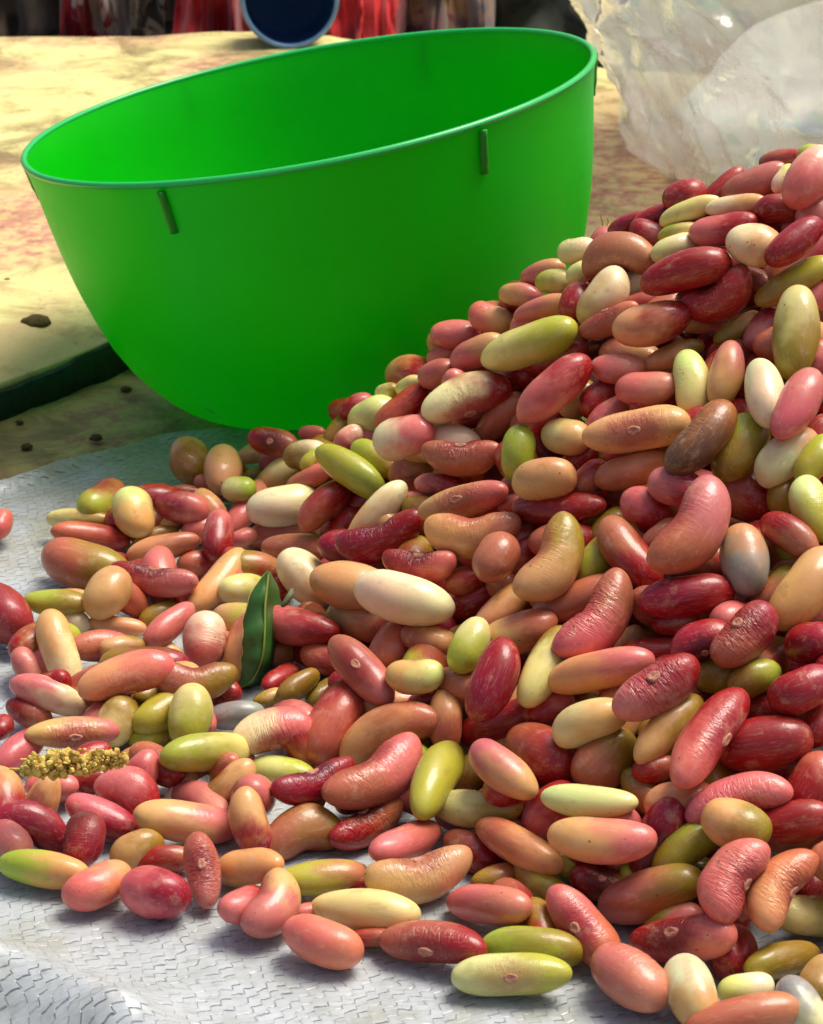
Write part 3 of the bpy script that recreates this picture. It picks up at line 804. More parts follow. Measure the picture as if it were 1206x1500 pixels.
# upper mat: its raised green edge runs away from the viewer at the left of the bowl
e0 = on_plane(-60, 588, .006)[:2]; e1 = on_plane(160, 502, .006)[:2]; ed = (e1-e0)/np.linalg.norm(e1-e0); en = np.array([-ed[1], ed[0]])   # en points to the left
uu = np.concatenate([np.linspace(-.25, .60, 280)]); vv2 = np.concatenate([np.linspace(0, .02, 14), np.linspace(.024, .55, 150)])
def uz(X, Y, V): return .0095+.003*(fbm(X*9+3, Y*9, 8)-.5)+.0014*(fbm(X*50, Y*50, 9)-.5)-.004*np.exp(-(V/.012)**2)
def edge_xy(U, V):
    wob = .002*np.sin(U*31)+.0012*np.sin(U*77+1)
    UB = np.minimum(U, .165)+np.maximum(U-.165, 0)*.15; XB = np.maximum(U-.165, 0)*1.6
    return e0[0]+ed[0]*UB+XB+en[0]*(V+wob), e0[1]+ed[1]*UB+en[1]*(V+wob)
UU, VV = np.meshgrid(uu, vv2, indexing='ij'); Xm, Ym = edge_xy(UU, VV); Zm = uz(Xm, Ym, VV)
a = np.stack([Xm, Ym, Zm], -1).reshape(-1, 3); q = grid_quads(len(uu), len(vv2)); n_ = len(a)
keep = (a[q].mean(1)[:, 1] < 1.185-.48*(a[q].mean(1)[:, 0]+.2)) & (a[q].mean(1)[:, 0] < .45)
q = q[keep]
um = link('floor_mat', mesh_np('floor_mat', a, q[:, ::-1] if (np.cross(a[q[0][1]]-a[q[0][0]], a[q[0][2]]-a[q[0][0]])[2] < 0) else q), M_MATB)
mod = um.modifiers.new('thickness', 'SOLIDIFY'); mod.thickness = .0025; mod.offset = -1
tag(um, 'bright yellow printed mat with faded pink flowers stretching away behind the bowl', 'mat')
M_HEM = simple('green_binding', (.012, .045, .020), .8, .5, 220, .6, .0008)
pp = []
for u_ in np.linspace(-.25, .60, 120):
    x_, y_ = edge_xy(np.array(u_), np.array(-.001))
    if u_ > .30: break
    z_ = float(uz(x_, y_, 0.0)); pp.append((float(x_), float(y_), z_))
V_ = []; prof = [(-.0010, -.0125), (-.0012, -.0060), (-.0010, -.0012), (.0004, -.0010), (.0006, -.0060), (.0006, -.0125)]
for p_ in pp:
    for (h_, z_) in prof: h_ += .0009*math.sin(p_[1]*150+z_*300)+.0006*math.sin(p_[1]*420); V_.append((p_[0]+en[0]*h_, p_[1]+en[1]*h_, p_[2]+z_-.0008*math.sin(p_[0]*90)))
hm = link('hem', mesh_np('hem', V_, grid_quads(len(pp), len(prof), True)), M_HEM, um)
bm = bmesh.new()

# white woven sack: real tapes going over and under each other
WA = rad(17); TW = .0027
def weave(X, Y):
    jx = .0010*(fbm(X*45, Y*45, 21)-.5)*2; jy = .0010*(fbm(X*45, Y*45, 24)-.5)*2
    a = ((X+jx)*math.cos(WA)+(Y+jy)*math.sin(WA))/TW; b = (-(X+jx)*math.sin(WA)+(Y+jy)*math.cos(WA))/TW
    ia, ib = np.floor(a), np.floor(b); fa, fb = a-ia, b-ib; par = ((ia+ib) % 2) < .5
    pa = 1-np.abs(2*fa-1)**6; pb = 1-np.abs(2*fb-1)**6
    wa = np.sin(math.pi*fb)**.8; wb = np.sin(math.pi*fa)**.8
    r1 = vnoise(ia*3.1, ib*1.7, 2)
    return np.where(par, pa*(.62+.38*wa), pb*(.62+.38*wb))*(.75+.5*r1)
def sack_big(X, Y):
    front = 1-smooth(-.034, -.010, Y-np.interp(X, FX, FY))
    fold = .0048*np.exp(-(((Y-.366)+.55*(X+.08)-.006*np.sin(X*60))/.010)**2)*smooth(.06, -.02, X)
    fold2 = .0050*np.exp(-(((Y-.345)+.70*(X+.08))/.007)**2)*smooth(.02, -.05, X)
    fold3 = -.0040*np.exp(-(((Y-.3555)+.62*(X+.08))/.005)**2)*smooth(.03, -.04, X)
    cre = (1-np.abs(2*fbm(X*15+Y*24, Y*34-X*12, 77, 3)/.875-1))**5
    return front*(.0045*cre+.0045*(fbm(X*26+2, Y*40, 31)-.55)+fold+fold2+fold3)+(.0012*(fbm(X*30, Y*34, 35)-.55))+.0009*(fbm(X*85, Y*70, 37)-.5)
xs = np.concatenate([np.arange(-.24, -.13, .002), np.arange(-.13, .10, .00055), np.arange(.10, .42, .003)])
ys = np.concatenate([np.arange(.20, .31, .003), np.arange(.31, .46, .00055), np.arange(.46, .70, .00075)])
X, Y = np.meshgrid(xs, ys, indexing='ij')
f0 = on_plane(-40, 722)[:2]; f1 = on_plane(232, 640)[:2]; f2 = on_plane(420, 612)[:2]
yb = np.interp(X, [-.24, f0[0], f1[0], f2[0], .42], [f0[1]-.05, f0[1], f1[1], f2[1]-.005, .66])+.004*(fbm(X*70, X*0, 3)-.5)
V = (Y-.20)/(.70-.20); Yw = np.where(Y < .46, Y, .46+(Y-.46)/(.70-.46)*(yb-.46))
Wv = weave(X, Yw)*np.where((X > -.135) & (X < .105) & (Yw > .305), 1, 0)
rim = smooth(.008, .0, yb-Yw)
Z = -.0011+sack_big(X, Yw)+.00022*Wv+.0022*rim*(.6+.8*vnoise(X*60, X*0, 5))
nz = np.stack([X, Yw, Z], -1).reshape(-1, 3)
s = NT('woven_plastic'); P = s.n('ShaderNodeTexCoord').outputs['Object']
big = s.noise(P, 22, 4, .6); mid = s.noise(P, 90, 5, .65); fine = s.noise(s.n('ShaderNodeMapping', {'Vector': P, 'Rotation': (0, 0, -WA), 'Scale': (1, 4, 1)}).outputs[0], 260, 4, .6)
base = s.mix(s.ramp(mid, .3, .7), (.44, .47, .48), (.36, .385, .37))
yy = s.n('ShaderNodeSeparateXYZ', {0: P}).outputs[1]
dirt = s.ramp(s.math('ADD', s.math('ADD', big, s.math('MULTIPLY', mid, .5)), s.math('MULTIPLY', s.ramp(yy, .44, .62), .30)), .80, 1.12)
base = s.mix(s.math('MULTIPLY', dirt, .75), base, (.30, .27, .15))
base = s.mix(s.math('MULTIPLY', s.ramp(fine, .56, .66), .55), base, (.24, .25, .22))
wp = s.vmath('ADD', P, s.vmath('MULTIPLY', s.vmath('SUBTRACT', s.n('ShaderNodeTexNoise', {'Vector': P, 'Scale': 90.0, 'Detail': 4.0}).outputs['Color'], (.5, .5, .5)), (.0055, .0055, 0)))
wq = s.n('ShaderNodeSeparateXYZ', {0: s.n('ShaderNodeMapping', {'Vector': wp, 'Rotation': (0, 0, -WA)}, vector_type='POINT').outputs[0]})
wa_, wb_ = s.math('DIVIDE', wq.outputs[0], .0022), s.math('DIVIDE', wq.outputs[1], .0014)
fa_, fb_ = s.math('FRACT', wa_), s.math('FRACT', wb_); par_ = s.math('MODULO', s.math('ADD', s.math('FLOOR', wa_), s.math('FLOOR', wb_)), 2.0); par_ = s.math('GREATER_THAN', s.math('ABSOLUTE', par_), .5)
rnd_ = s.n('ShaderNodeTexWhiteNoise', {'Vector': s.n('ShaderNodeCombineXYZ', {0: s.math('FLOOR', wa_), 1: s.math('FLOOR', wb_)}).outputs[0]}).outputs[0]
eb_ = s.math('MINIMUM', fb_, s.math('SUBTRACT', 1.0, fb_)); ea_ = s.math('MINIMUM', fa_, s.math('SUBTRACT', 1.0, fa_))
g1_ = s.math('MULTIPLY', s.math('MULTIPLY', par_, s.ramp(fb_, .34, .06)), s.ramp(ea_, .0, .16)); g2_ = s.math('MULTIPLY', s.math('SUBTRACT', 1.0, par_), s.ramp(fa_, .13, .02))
gap_shade = s.math('MULTIPLY', s.math('MAXIMUM', g1_, s.math('MULTIPLY', g2_, .45)), s.math('MULTIPLY', rnd_, 1.3), 0, True)
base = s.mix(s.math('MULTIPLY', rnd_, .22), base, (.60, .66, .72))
base = s.mix(s.math('MULTIPLY', gap_shade, s.math('ADD', .25, s.math('MULTIPLY', mid, .75))), base, (.09, .085, .06))        # shadow in the slits between tapes, painted into the colour
M_SACK = s.out(s.pbsdf(Base_Color=base, Roughness=.33, Specular_IOR_Level=.6, Normal=s.bump(s.math('SUBTRACT', s.math('MULTIPLY', rnd_, .5), gap_shade), .8, .0005, s.bump(fine, .3, .0003))))
sme = mesh_np('woven_sack', nz, grid_quads(len(xs), len(ys))); at_ = sme.attributes.new('gap_shade', 'FLOAT', 'POINT'); at_.data.foreach_set('value', (smooth(.42, .08, Wv)*((X > -.135) & (X < .105) & (Yw > .305))).astype(np.float32).ravel())
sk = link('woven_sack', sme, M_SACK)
tag(sk, 'white woven plastic sack spread flat under the beans', 'sack')
# ------------------------------------------------------------------ the green bowl, tipped to the left
DB = .671; PXM = DB/FPX
bc = C0+ray(452, 153)*DB; tilt = rad(9.9); back = rad(-1.4)
axis = np.array([-math.sin(tilt), -math.sin(back)*1.0, math.cos(tilt)]); axis /= np.linalg.norm(axis)
xr = np.array([math.cos(tilt), 0, math.sin(tilt)]); xr -= axis*xr.dot(axis); xr /= np.linalg.norm(xr); yr_ = np.cross(axis, xr)
prof = [(0, 424), (16, 420), (40, 415.5), (70, 411), (105, 406), (140, 400), (170, 394), (200, 387), (245, 374), (290, 358), (325, 340), (350, 323), (375, 303), (392, 286), (404, 270), (411, 258), (413, 246), (413, 200), (410, 180), (410, 80), (410, 1)]
prof = [(d_*PXM, r_*PXM) for d_, r_ in prof]
low = min(bc[2]+(-axis[2]*d_)-r_*math.sin(math.acos(axis[2])) for d_, r_ in prof)
print('bowl lowest', low)
bo = empty('bowl', tuple(bc-axis*prof[-1][0]), 'green plastic bowl tipped to the left behind the beans', 'bowl')
bo.rotation_euler = Matrix((xr, yr_, axis)).transposed().to_euler()
H0 = prof[-1][0]; NB = 120
def rev(pts, closed=False):
    V = []
    for (z_, r_) in pts:
        for k in range(NB):
            t = 2*math.pi*k/NB; V.append((r_*math.cos(t), r_*math.sin(t), z_))
    return np.array(V), grid_quads(len(pts), NB, True)
th = .0011
outp = [(H0-d_, r_) for d_, r_ in prof]
inp = [(H0-d_+ (th if r_ < 200*PXM else th*.5), max(r_-th, .0001)) for d_, r_ in prof if d_ < 412*PXM or r_ < 170*PXM]
s = NT('green_plastic'); P = s.n('ShaderNodeTexCoord').outputs['Object']
sc_ = s.noise(P, 130, 4, .6); bl = s.noise(P, 22, 4, .6)
base = s.mix(s.ramp(bl, .3, .7), (.000, .62, .003), (.000, .55, .003))
vo = s.n('ShaderNodeTexVoronoi', {'Vector': P, 'Scale': 55.0}); vc = s.n('ShaderNodeSeparateColor', {0: vo.outputs['Color']})
base = s.mix(s.math('MULTIPLY', s.math('MULTIPLY', s.ramp(vo.outputs['Distance'], .16, .08), s.math('GREATER_THAN', vc.outputs[0], .93)), .8), base, (.01, .05, .012))
ro = s.math('ADD', .30, s.math('MULTIPLY', sc_, .18))
pb = s.pbsdf(Base_Color=base, Roughness=ro, Normal=s.bump(bl, .15, .002, s.bump(sc_, .12, .0004)), Specular_IOR_Level=.28)
tr_ = s.n('ShaderNodeBsdfTranslucent', {'Color': (.0, .82, .015, 1)}).outputs[0]
mx = s.n('ShaderNodeMixShader', {0: .30}); s.t.links.new(pb, mx.inputs[1]); s.t.links.new(tr_, mx.inputs[2]); M_GREEN = s.out(mx.outputs[0])
V, q = rev(outp+inp[::-1]); body = link('body', mesh_np('body', V, q[:, ::-1]), M_GREEN, bo)
M_RIB = simple('green_rib', (.001, .27, .006), .5, .2, 200, .1)
s = NT('green_rim'); sh = s.pbsdf(Base_Color=(.01, .48, .09, 1), Roughness=.3, Specular_IOR_Level=.6); M_RIM = s.out(sh)
cr = prof[0][1]-.0004; pr = [(H0+.0007+.0009*math.sin(a_), cr+.0009*math.cos(a_)) for a_ in np.linspace(0, 2*math.pi, 11)[:-1]]
V, q = rev(pr+[pr[0]]); rim = link('rim', mesh_np('rim', V, q), M_RIM, bo)
for phi in (-177, -115.5, -54, 5, 66, 122):
    t = rad(phi); pth = []
    for d_ in np.linspace(5, 66, 8)*PXM:
        r_ = np.interp(d_, [p_[0] for p_ in prof], [p_[1] for p_ in prof]); pth.append((d_, r_))
    bm = bmesh.new(); e_r = Vector((math.cos(t), math.sin(t), 0)); e_t = Vector((-math.sin(t), math.cos(t), 0)); rows_ = []
    for k, (d_, r_) in enumerate(pth):
        hgt = .0018*(1 if k < 6 else .8); w_ = .00075
        rows_.append([bm.verts.new(e_r*(r_+dr)+e_t*dt+Vector((0, 0, H0-d_))) for dr, dt in ((-.0004, -w_*1.3), (hgt*.8, -w_), (hgt, 0), (hgt*.8, w_), (-.0004, w_*1.3))])
    for a_, b_ in zip(rows_[:-1], rows_[1:]):
        for k in range(4): bm.faces.new((a_[k], b_[k], b_[k+1], a_[k+1]))
    bm.faces.new(rows_[0]); bm.faces.new(rows_[-1][::-1]); bmesh.ops.recalc_face_normals(bm, faces=bm.faces)
    link('rib', bm_mesh('rib', bm), M_RIB, bo)

# ------------------------------------------------------------------ the clear plastic bag
s = NT('clear_film'); P = s.n('ShaderNodeTexCoord').outputs['Object']
cr1 = s.noise(s.vmath('MULTIPLY', P, (1, 1, .25)), 22, 4, .6, 1.2); cr2 = s.noise(s.vmath('MULTIPLY', P, (1, 1, .3)), 70, 4, .6, .8)
PR = s.n('ShaderNodeMapping', {'Vector': s.n('ShaderNodeMapping', {'Vector': P, 'Rotation': (0, rad(38), 0)}).outputs[0], 'Scale': (.16, 1, 1)}).outputs[0]
rg1 = s.n('ShaderNodeTexNoise', {'Vector': PR, 'Scale': 24.0, 'Detail': 3.0, 'Roughness': .5, 'Distortion': .5}, noise_type='RIDGED_MULTIFRACTAL', normalize=True).outputs[0]
rg2 = s.n('ShaderNodeTexNoise', {'Vector': s.vmath('MULTIPLY', P, (1, 1, .22)), 'Scale': 34.0, 'Detail': 3.0, 'Roughness': .5, 'Distortion': .8}, noise_type='RIDGED_MULTIFRACTAL', normalize=True).outputs[0]
PV = s.vmath('ADD', s.vmath('MULTIPLY', P, (1, 1, .42)), s.vmath('MULTIPLY', s.n('ShaderNodeCombineXYZ', {0: cr1, 1: cr2, 2: cr1}).outputs[0], (.018, .018, .018)))
v1 = s.n('ShaderNodeTexVoronoi', {'Vector': PV, 'Scale': 20.0}).outputs['Distance']; v2 = s.n('ShaderNodeTexVoronoi', {'Vector': PV, 'Scale': 52.0}).outputs['Distance']
ve = s.n('ShaderNodeTexVoronoi', {'Vector': PV, 'Scale': 20.0}, feature='DISTANCE_TO_EDGE').outputs['Distance']; ve2 = s.n('ShaderNodeTexVoronoi', {'Vector': PV, 'Scale': 52.0}, feature='DISTANCE_TO_EDGE').outputs['Distance']
bmp = s.bump(rg2, 1.0, .010, s.bump(rg1, 1.0, .016, s.bump(v1, .5, .012)))
gl = s.n('ShaderNodeBsdfGlossy', {'Color': (1, 1, 1, 1), 'Roughness': .06, 'Normal': bmp}).outputs[0]
tp = s.n('ShaderNodeBsdfTransparent', {'Color': (.99, .99, .98, 1)}).outputs[0]
df = s.n('ShaderNodeBsdfTranslucent', {'Color': (.98, .99, .99, 1), 'Normal': bmp}).outputs[0]
d2 = s.n('ShaderNodeBsdfDiffuse', {'Color': (.98, .99, .99, 1), 'Normal': bmp}).outputs[0]
lw = s.n('ShaderNodeLayerWeight', {'Blend': .35, 'Normal': bmp}).outputs['Facing']
def mixs(f, a, b):
    m_ = s.n('ShaderNodeMixShader', {0: f}); s.t.links.new(a, m_.inputs[1]); s.t.links.new(b, m_.inputs[2]); return m_.outputs[0]
milky = mixs(.60, df, d2)
cl = mixs(s.math('ADD', .46, s.math('ADD', s.math('MULTIPLY', s.ramp(rg1, .55, .9), .40), s.math('MULTIPLY', s.ramp(rg2, .6, .9), .25)), 0, True), tp, milky)
M_FILM = s.out(mixs(s.math('ADD', .16, s.math('MULTIPLY', lw, .75)), cl, gl))
BY = .875
def bag_r(z):  # outline of the bag: narrow below, flaring to the tied neck above the frame
    return np.interp(z, [0, .008, .03, .07, .11, .16, .20, .235, .26, .285], [.074, .095, .108, .124, .139, .152, .150, .115, .060, .030])
nz_, na_ = 190, 240
ZZ = np.linspace(0, 1, nz_)[:, None]*.285; AA = (np.arange(na_)*2*math.pi/na_)[None, :]
cxx = .190; rr = bag_r(ZZ)+0*AA
u1 = AA*2.2/1.0; cs, sn = np.cos(AA), np.sin(AA)
rid = lambda f, s_: (1-np.abs(2*fbm((cs+ZZ*2.1)*f, (sn*1.1+ZZ*6.0)*f, s_, 3)/.875-1))**3
warp = fbm(cs*2+ZZ*14, sn*2+3, 61)*1.2
crease = rid(2.4, 41)*.016+rid(5.5+0*warp, 45)*.009+.0065*(1-np.abs(np.sin(7*AA+ZZ*22+6*warp)))**4+.006*(1-np.abs(np.sin(12*AA-ZZ*45+8*warp+1)))**5
crease = crease+.020*(1-np.abs(np.sin(4.5*AA-ZZ*26+2.2*warp)))**3+.014*(1-np.abs(np.sin(8*AA+ZZ*34-2*warp+.6)))**3
rr = rr*(1-.0*ZZ)+crease*smooth(0, .02, ZZ)*.28-.002+.02*(fbm(cs*1.5+ZZ*7, sn*1.5, 51)-.5)
lean = -.018*smooth(.05, .25, ZZ)
Xb = cxx+lean+rr*cs; Yb = BY+rr*sn*.80; Zb = ZZ*(1-.10*(1-sn*0))+.004*(vnoise(AA*4, ZZ*30, 3)-.5)*smooth(0, .02, ZZ)
Vb = np.stack([Xb, Yb, Zb+.0+0*AA], -1).reshape(-1, 3); k = np.arange(na_); c = len(Vb); Vb = np.vstack([Vb, [[cxx, BY, .0]]])
bag = empty('plastic_bag', (cxx, BY, 0), 'clear wrinkled plastic bag half full of white flour, behind the heap at right', 'bag')
Vb = Vb-np.array([cxx, BY, 0])
link('film', mesh_np('film', Vb, grid_quads(nz_, na_, True)[:, ::-1], np.stack([k*0+c, (k+1) % na_, k], 1)), M_FILM, bag)
# the contents
s = NT('white_flour'); P = s.n('ShaderNodeTexCoord').outputs['Object']
f_ = s.mix(s.ramp(s.noise(P, 30, 4, .6), .35, .65), (.92, .93, .90), (.86, .87, .84))
M_FLOUR = s.out(s.pbsdf(Base_Color=f_, Roughness=.9, Normal=s.bump(s.noise(P, 90, 5, .6), .5, .003)))
nf = 40; ZF = np.linspace(0, 1, nf)[:, None]; AF = (np.arange(80)*2*math.pi/80)[None, :]
hz = .044+.024*np.cos(AF-.2)+.030*(fbm(np.cos(AF)*2.2+4, np.sin(AF)*2.2, 91)-.5)
tt = np.clip(ZF/.72, 0, 1); top = np.clip((ZF-.72)/.28, 0, 1)
zf = .004+hz*tt*(1-.0*top)+.016*top*(2-top); rf_ = (bag_r(hz*tt)-.010+.022*(fbm(np.cos(AF)*3+ZF*5, np.sin(AF)*3, 71)-.5))*np.sqrt(np.clip(1-top**2, 0, 1))*np.clip(ZF/.03, .0, 1)**.3
VF = np.stack([rf_*np.cos(AF)-.018*smooth(.05, .25, zf), rf_*np.sin(AF)*.80, zf], -1).reshape(-1, 3)
link('flour', mesh_np('flour', VF, grid_quads(nf, 80, True)[:, ::-1]), M_FLOUR, bag)

# ------------------------------------------------------------------ the leaf, chaff and crumbs
M_LEAF = None
s = NT('green_leaf'); P = s.n('ShaderNodeTexCoord').outputs['Object']
base = s.mix(s.ramp(s.noise(P, 160, 4, .6), .3, .7), (.03, .13, .02), (.06, .18, .03))
pb = s.pbsdf(Base_Color=base, Roughness=.42, Normal=s.bump(s.noise(P, 420, 4, .6), .35, .0005)); tr_ = s.n('ShaderNodeBsdfTranslucent', {'Color': (.06, .22, .02, 1)}).outputs[0]
mx = s.n('ShaderNodeMixShader', {0: .18}); s.t.links.new(pb, mx.inputs[1]); s.t.links.new(tr_, mx.inputs[2]); M_LEAF = s.out(mx.outputs[0])
M_VEIN = simple('leaf_vein', lin((150, 160, 70)), .6)
def at_px(px, py, depth): return C0+ray(px, py)*depth
dl = .5230
spine = [(394, 836, .002), (391, 862, .001), (388, 890, .0), (388, 920, -.0005), (387, 950, -.001), (381, 978, .0), (368, 1000, .003), (349, 1009, .007)]
half = [1, 18, 27, 32, 31, 28, 20, 4]
SP_ = np.array([at_px(a_, b_, dl+c_) for a_, b_, c_ in spine]); tfi = np.linspace(0, len(spine)-1, 30)
SPf = np.stack([np.interp(tfi, range(len(spine)), SP_[:, k]) for k in range(3)], 1); hw = np.interp(tfi, range(len(spine)), half)*dl/FPX
for _ in range(3): SPf[1:-1] = (SPf[:-2]+2*SPf[1:-1]+SPf[2:])/4
LV = []
ncol = 11
for i_ in range(30):
    tg = SPf[min(i_+1, 29)]-SPf[max(i_-1, 0)]; tg /= np.linalg.norm(tg); v = SPf[i_]-C0; v /= np.linalg.norm(v)
    sd_ = np.cross(tg, v); sd_ /= np.linalg.norm(sd_); sd_ = sd_ if sd_[0] > 0 else -sd_
    for k in range(ncol):
        u_ = -1+2*k/(ncol-1)
        LV.append(SPf[i_]+sd_*hw[i_]*u_*(1+.05*math.sin(i_*1.3+k))+v*(.0035*u_*u_*(1 if u_ < 0 else .2)-.0022*abs(u_)+.0004*math.sin(i_*.9+2*u_)+(.020*max(u_-.05, 0))))
leaf = link('leaf', mesh_np('leaf', LV, grid_quads(30, ncol)), M_LEAF); md = leaf.modifiers.new('thickness', 'SOLIDIFY'); md.thickness = .0003; md.offset = 0
tag(leaf, 'dark green curled leaf stuck upright among the beans, left of centre', 'leaf')
Vt, qt, tt_ = tube([SPf[i_]-(SPf[i_]-C0)/np.linalg.norm(SPf[i_]-C0)*.0004 for i_ in range(0, 29)], [.00028*(1-.6*abs(i_-6)/23) for i_ in range(29)], 6)
link('midrib', mesh_np('midrib', Vt, qt, tt_), M_VEIN, leaf)
edge = [np.array(LV[i_*ncol]) for i_ in range(30)]
Vt, qt, tt_ = tube(edge, [.00022]*30, 5); link('leaf_margin', mesh_np('leaf_margin', Vt, qt, tt_), simple('dry_leaf_margin', lin((206, 190, 96)), .6), leaf)
pl_ = [at_px(418, 886, dl-.003), at_px(424, 876, dl-.003), at_px(429, 862, dl-.002)]
LV2 = []
for i_, (p_, h_) in enumerate(zip([at_px(414, 889, dl-.006), at_px(418, 884, dl-.006), at_px(423, 875, dl-.006), at_px(428, 863, dl-.005)], (1, 6, 6, .5))):
    for u_ in (-1, 0, 1): LV2.append(p_+CR*h_*u_*dl/FPX*.9+CU*h_*u_*dl/FPX*.5+CF*abs(u_)*.0006)
l2 = link('leaf', mesh_np('leaf', LV2, grid_quads(4, 3)), simple('dry_leaf', lin((120, 124, 84)), .7)); md = l2.modifiers.new('thickness', 'SOLIDIFY'); md.thickness = .0003
tag(l2, 'tiny dry grey green leaf tip sticking up right of the big leaf', 'leaf')

# crumbly yellow chaff
s = NT('chaff'); P = s.n('ShaderNodeTexCoord').outputs['Object']
f_ = s.mix(s.ramp(s.noise(P, 420, 4, .65), .35, .65), lin((228, 202, 104)), lin((170, 132, 52)))
M_CHAFF = s.out(s.pbsdf(Base_Color=f_, Roughness=.9, Normal=s.bump(s.noise(P, 900, 4, .6), .8, .0006)))
dc = float(min(CEN[i][1] for i, r in enumerate(rows) if abs(r['x']-76) < 2 and abs(r['y']-1153) < 2))
dch = .455
a0, a1 = at_px(36, 1122, dch), at_px(186, 1112, dch+.002)
n1, n2 = 120, 48; CV = []
ax_ = (a1-a0); Lc = np.linalg.norm(ax_); ax_ /= Lc; b_ = np.cross(ax_, CF); b_ /= np.linalg.norm(b_); c_ = np.cross(ax_, b_)
for i_ in range(n1):
    t = i_/(n1-1); r0 = .0024*(max(0, 1-abs(2*t-1)**3.2))**.5*(1-.28*t)
    for k in range(n2):
        p_ = 2*math.pi*k/n2; nn = .5*(fbm(np.array(t*9.), np.array(math.cos(p_)*1.5+5), 5, 4)+fbm(np.array(t*9.+9), np.array(math.sin(p_)*1.5+5), 8, 4))+.8*(vnoise(np.array(t*26+math.cos(p_)*2.6), np.array(math.sin(p_)*3.4+math.cos(p_)*1.3), 3)-.4)+.45*(vnoise(np.array(t*58+math.cos(p_)*6), np.array(math.sin(p_)*7.+math.cos(p_)*3), 4)-.4)
        r_ = r0*max(.3, .62+.62*float(nn))
        CV.append(a0+ax_*Lc*t+(b_*math.cos(p_)+c_*math.sin(p_))*r_)
bm = bmesh.new(); rc_ = random.Random(4)
for k in range(480):
    t = rc_.random(); r0 = .0026*(max(0, 1-abs(2*t-1)**4))**.5*(1-.30*t)+.0002; p_ = rc_.uniform(0, 2*math.pi); q_ = math.sqrt(rc_.random())*r0
    c3 = a0+ax_*Lc*t+(b_*math.cos(p_)+c_*math.sin(p_))*q_; sz_ = rc_.uniform(.00032, .00085)*(1.1-.5*t)
    vs_ = bmesh.ops.create_icosphere(bm, subdivisions=2, radius=1.0)['verts']; sx_ = [rc_.uniform(.55, 1.35) for _ in range(3)]; o0 = rc_.uniform(0, 90)
    R_ = Matrix.Rotation(rc_.uniform(0, 6), 3, Vector((rc_.random()-.5, rc_.random()-.5, rc_.random()-.5)).normalized())
    for v_ in vs_:
        f_ = .6+.8*float(vnoise(np.array(v_.co.x*1.7+o0), np.array(v_.co.y*1.7+v_.co.z*1.3+o0)))
        v_.co = Vector(c3)+R_ @ Vector((v_.co.x*sx_[0], v_.co.y*sx_[1], v_.co.z*sx_[2]))*sz_*f_
me_ = bm_mesh('chaff', bm); me_.polygons.foreach_set('use_smooth', np.zeros(len(me_.polygons), bool))
chf = link('chaff', me_, M_CHAFF); tag(chf, 'crumbly yellow piece of maize cob chaff lying on the beans at left', 'chaff')
for (p0, p1, r_) in (((14, 1126), (60, 1133), .00032), ((30, 1112), (62, 1118), .00025), ((34, 1138), (66, 1130), .0002)):
    q0, q1 = at_px(*p0, dch-.001), at_px(*p1, dch); Vt, qt, tt_ = tube([q0, (q0+q1)/2+CU*.0003, q1], [r_*.6, r_, r_], 6); link('straw', mesh_np('straw', Vt, qt, tt_), M_CHAFF, chf)
# straw on the ridge
zr = .585
stw = None
for (p0, p1, p2) in (((889, 342), (884, 328), (879, 313)), ((889, 341), (892, 326), (890, 320)), ((888, 342), (880, 334), (876, 331))):
    Vt, qt, tt_ = tube([at_px(*p0, zr), at_px(*p1, zr), at_px(*p2, zr)], [.0004, .0003, .0001], 6)
    me_ = mesh_np('straw', Vt, qt, tt_)
    if stw is None: stw = link('straw', me_, M_CHAFF); tag(stw, 'tuft of golden straw sticking up behind the plump brown bean on the ridge', 'straw')
    else: link('stalk', me_, M_CHAFF, stw)
# flakes of bean skin
M_SKIN = simple('dry_skin', lin((224, 208, 170)), .5, .3, 300)
rs_ = random.Random(8)
for (px, py, w_, h_, an, lb) in ((20, 948, 26, 10, -20, 'papery cream flake of skin on the sack below the big magenta bean'),):
    if py > 1300 or px < 40: c3 = on_plane(px, py, .0022); e1_, e2_ = np.array([1., 0, 0]), np.array([0, 1., 0]); sc3 = np.linalg.norm(c3-C0)/FPX; nv_ = np.array([0, 0, 1.]); h_ *= 2
    else: c3 = at_px(px, py, .52-.00012*(py-900)-.004); e1_, e2_ = CR, CU; sc3 = .5/FPX; nv_ = -CF
    FV = [c3]; a_ = rad(an)
    for k in range(9):
        t = 2*math.pi*k/9; u_, v_ = math.cos(t)*w_/2*rs_.uniform(.75, 1.15), math.sin(t)*h_/2*rs_.uniform(.7, 1.2)
        FV.append(c3+(e1_*(u_*math.cos(a_)-v_*math.sin(a_))+e2_*(u_*math.sin(a_)+v_*math.cos(a_)))*sc3+nv_*rs_.uniform(0, .0012))
    fl = link('skin_flake', mesh_np('skin_flake', FV, None, [(0, 1+k, 1+(k+1) % 9) for k in range(9)]), M_SKIN); md = fl.modifiers.new('thickness', 'SOLIDIFY'); md.thickness = .00025
    tag(fl, lb, 'flake', 'papery flakes of bean skin')
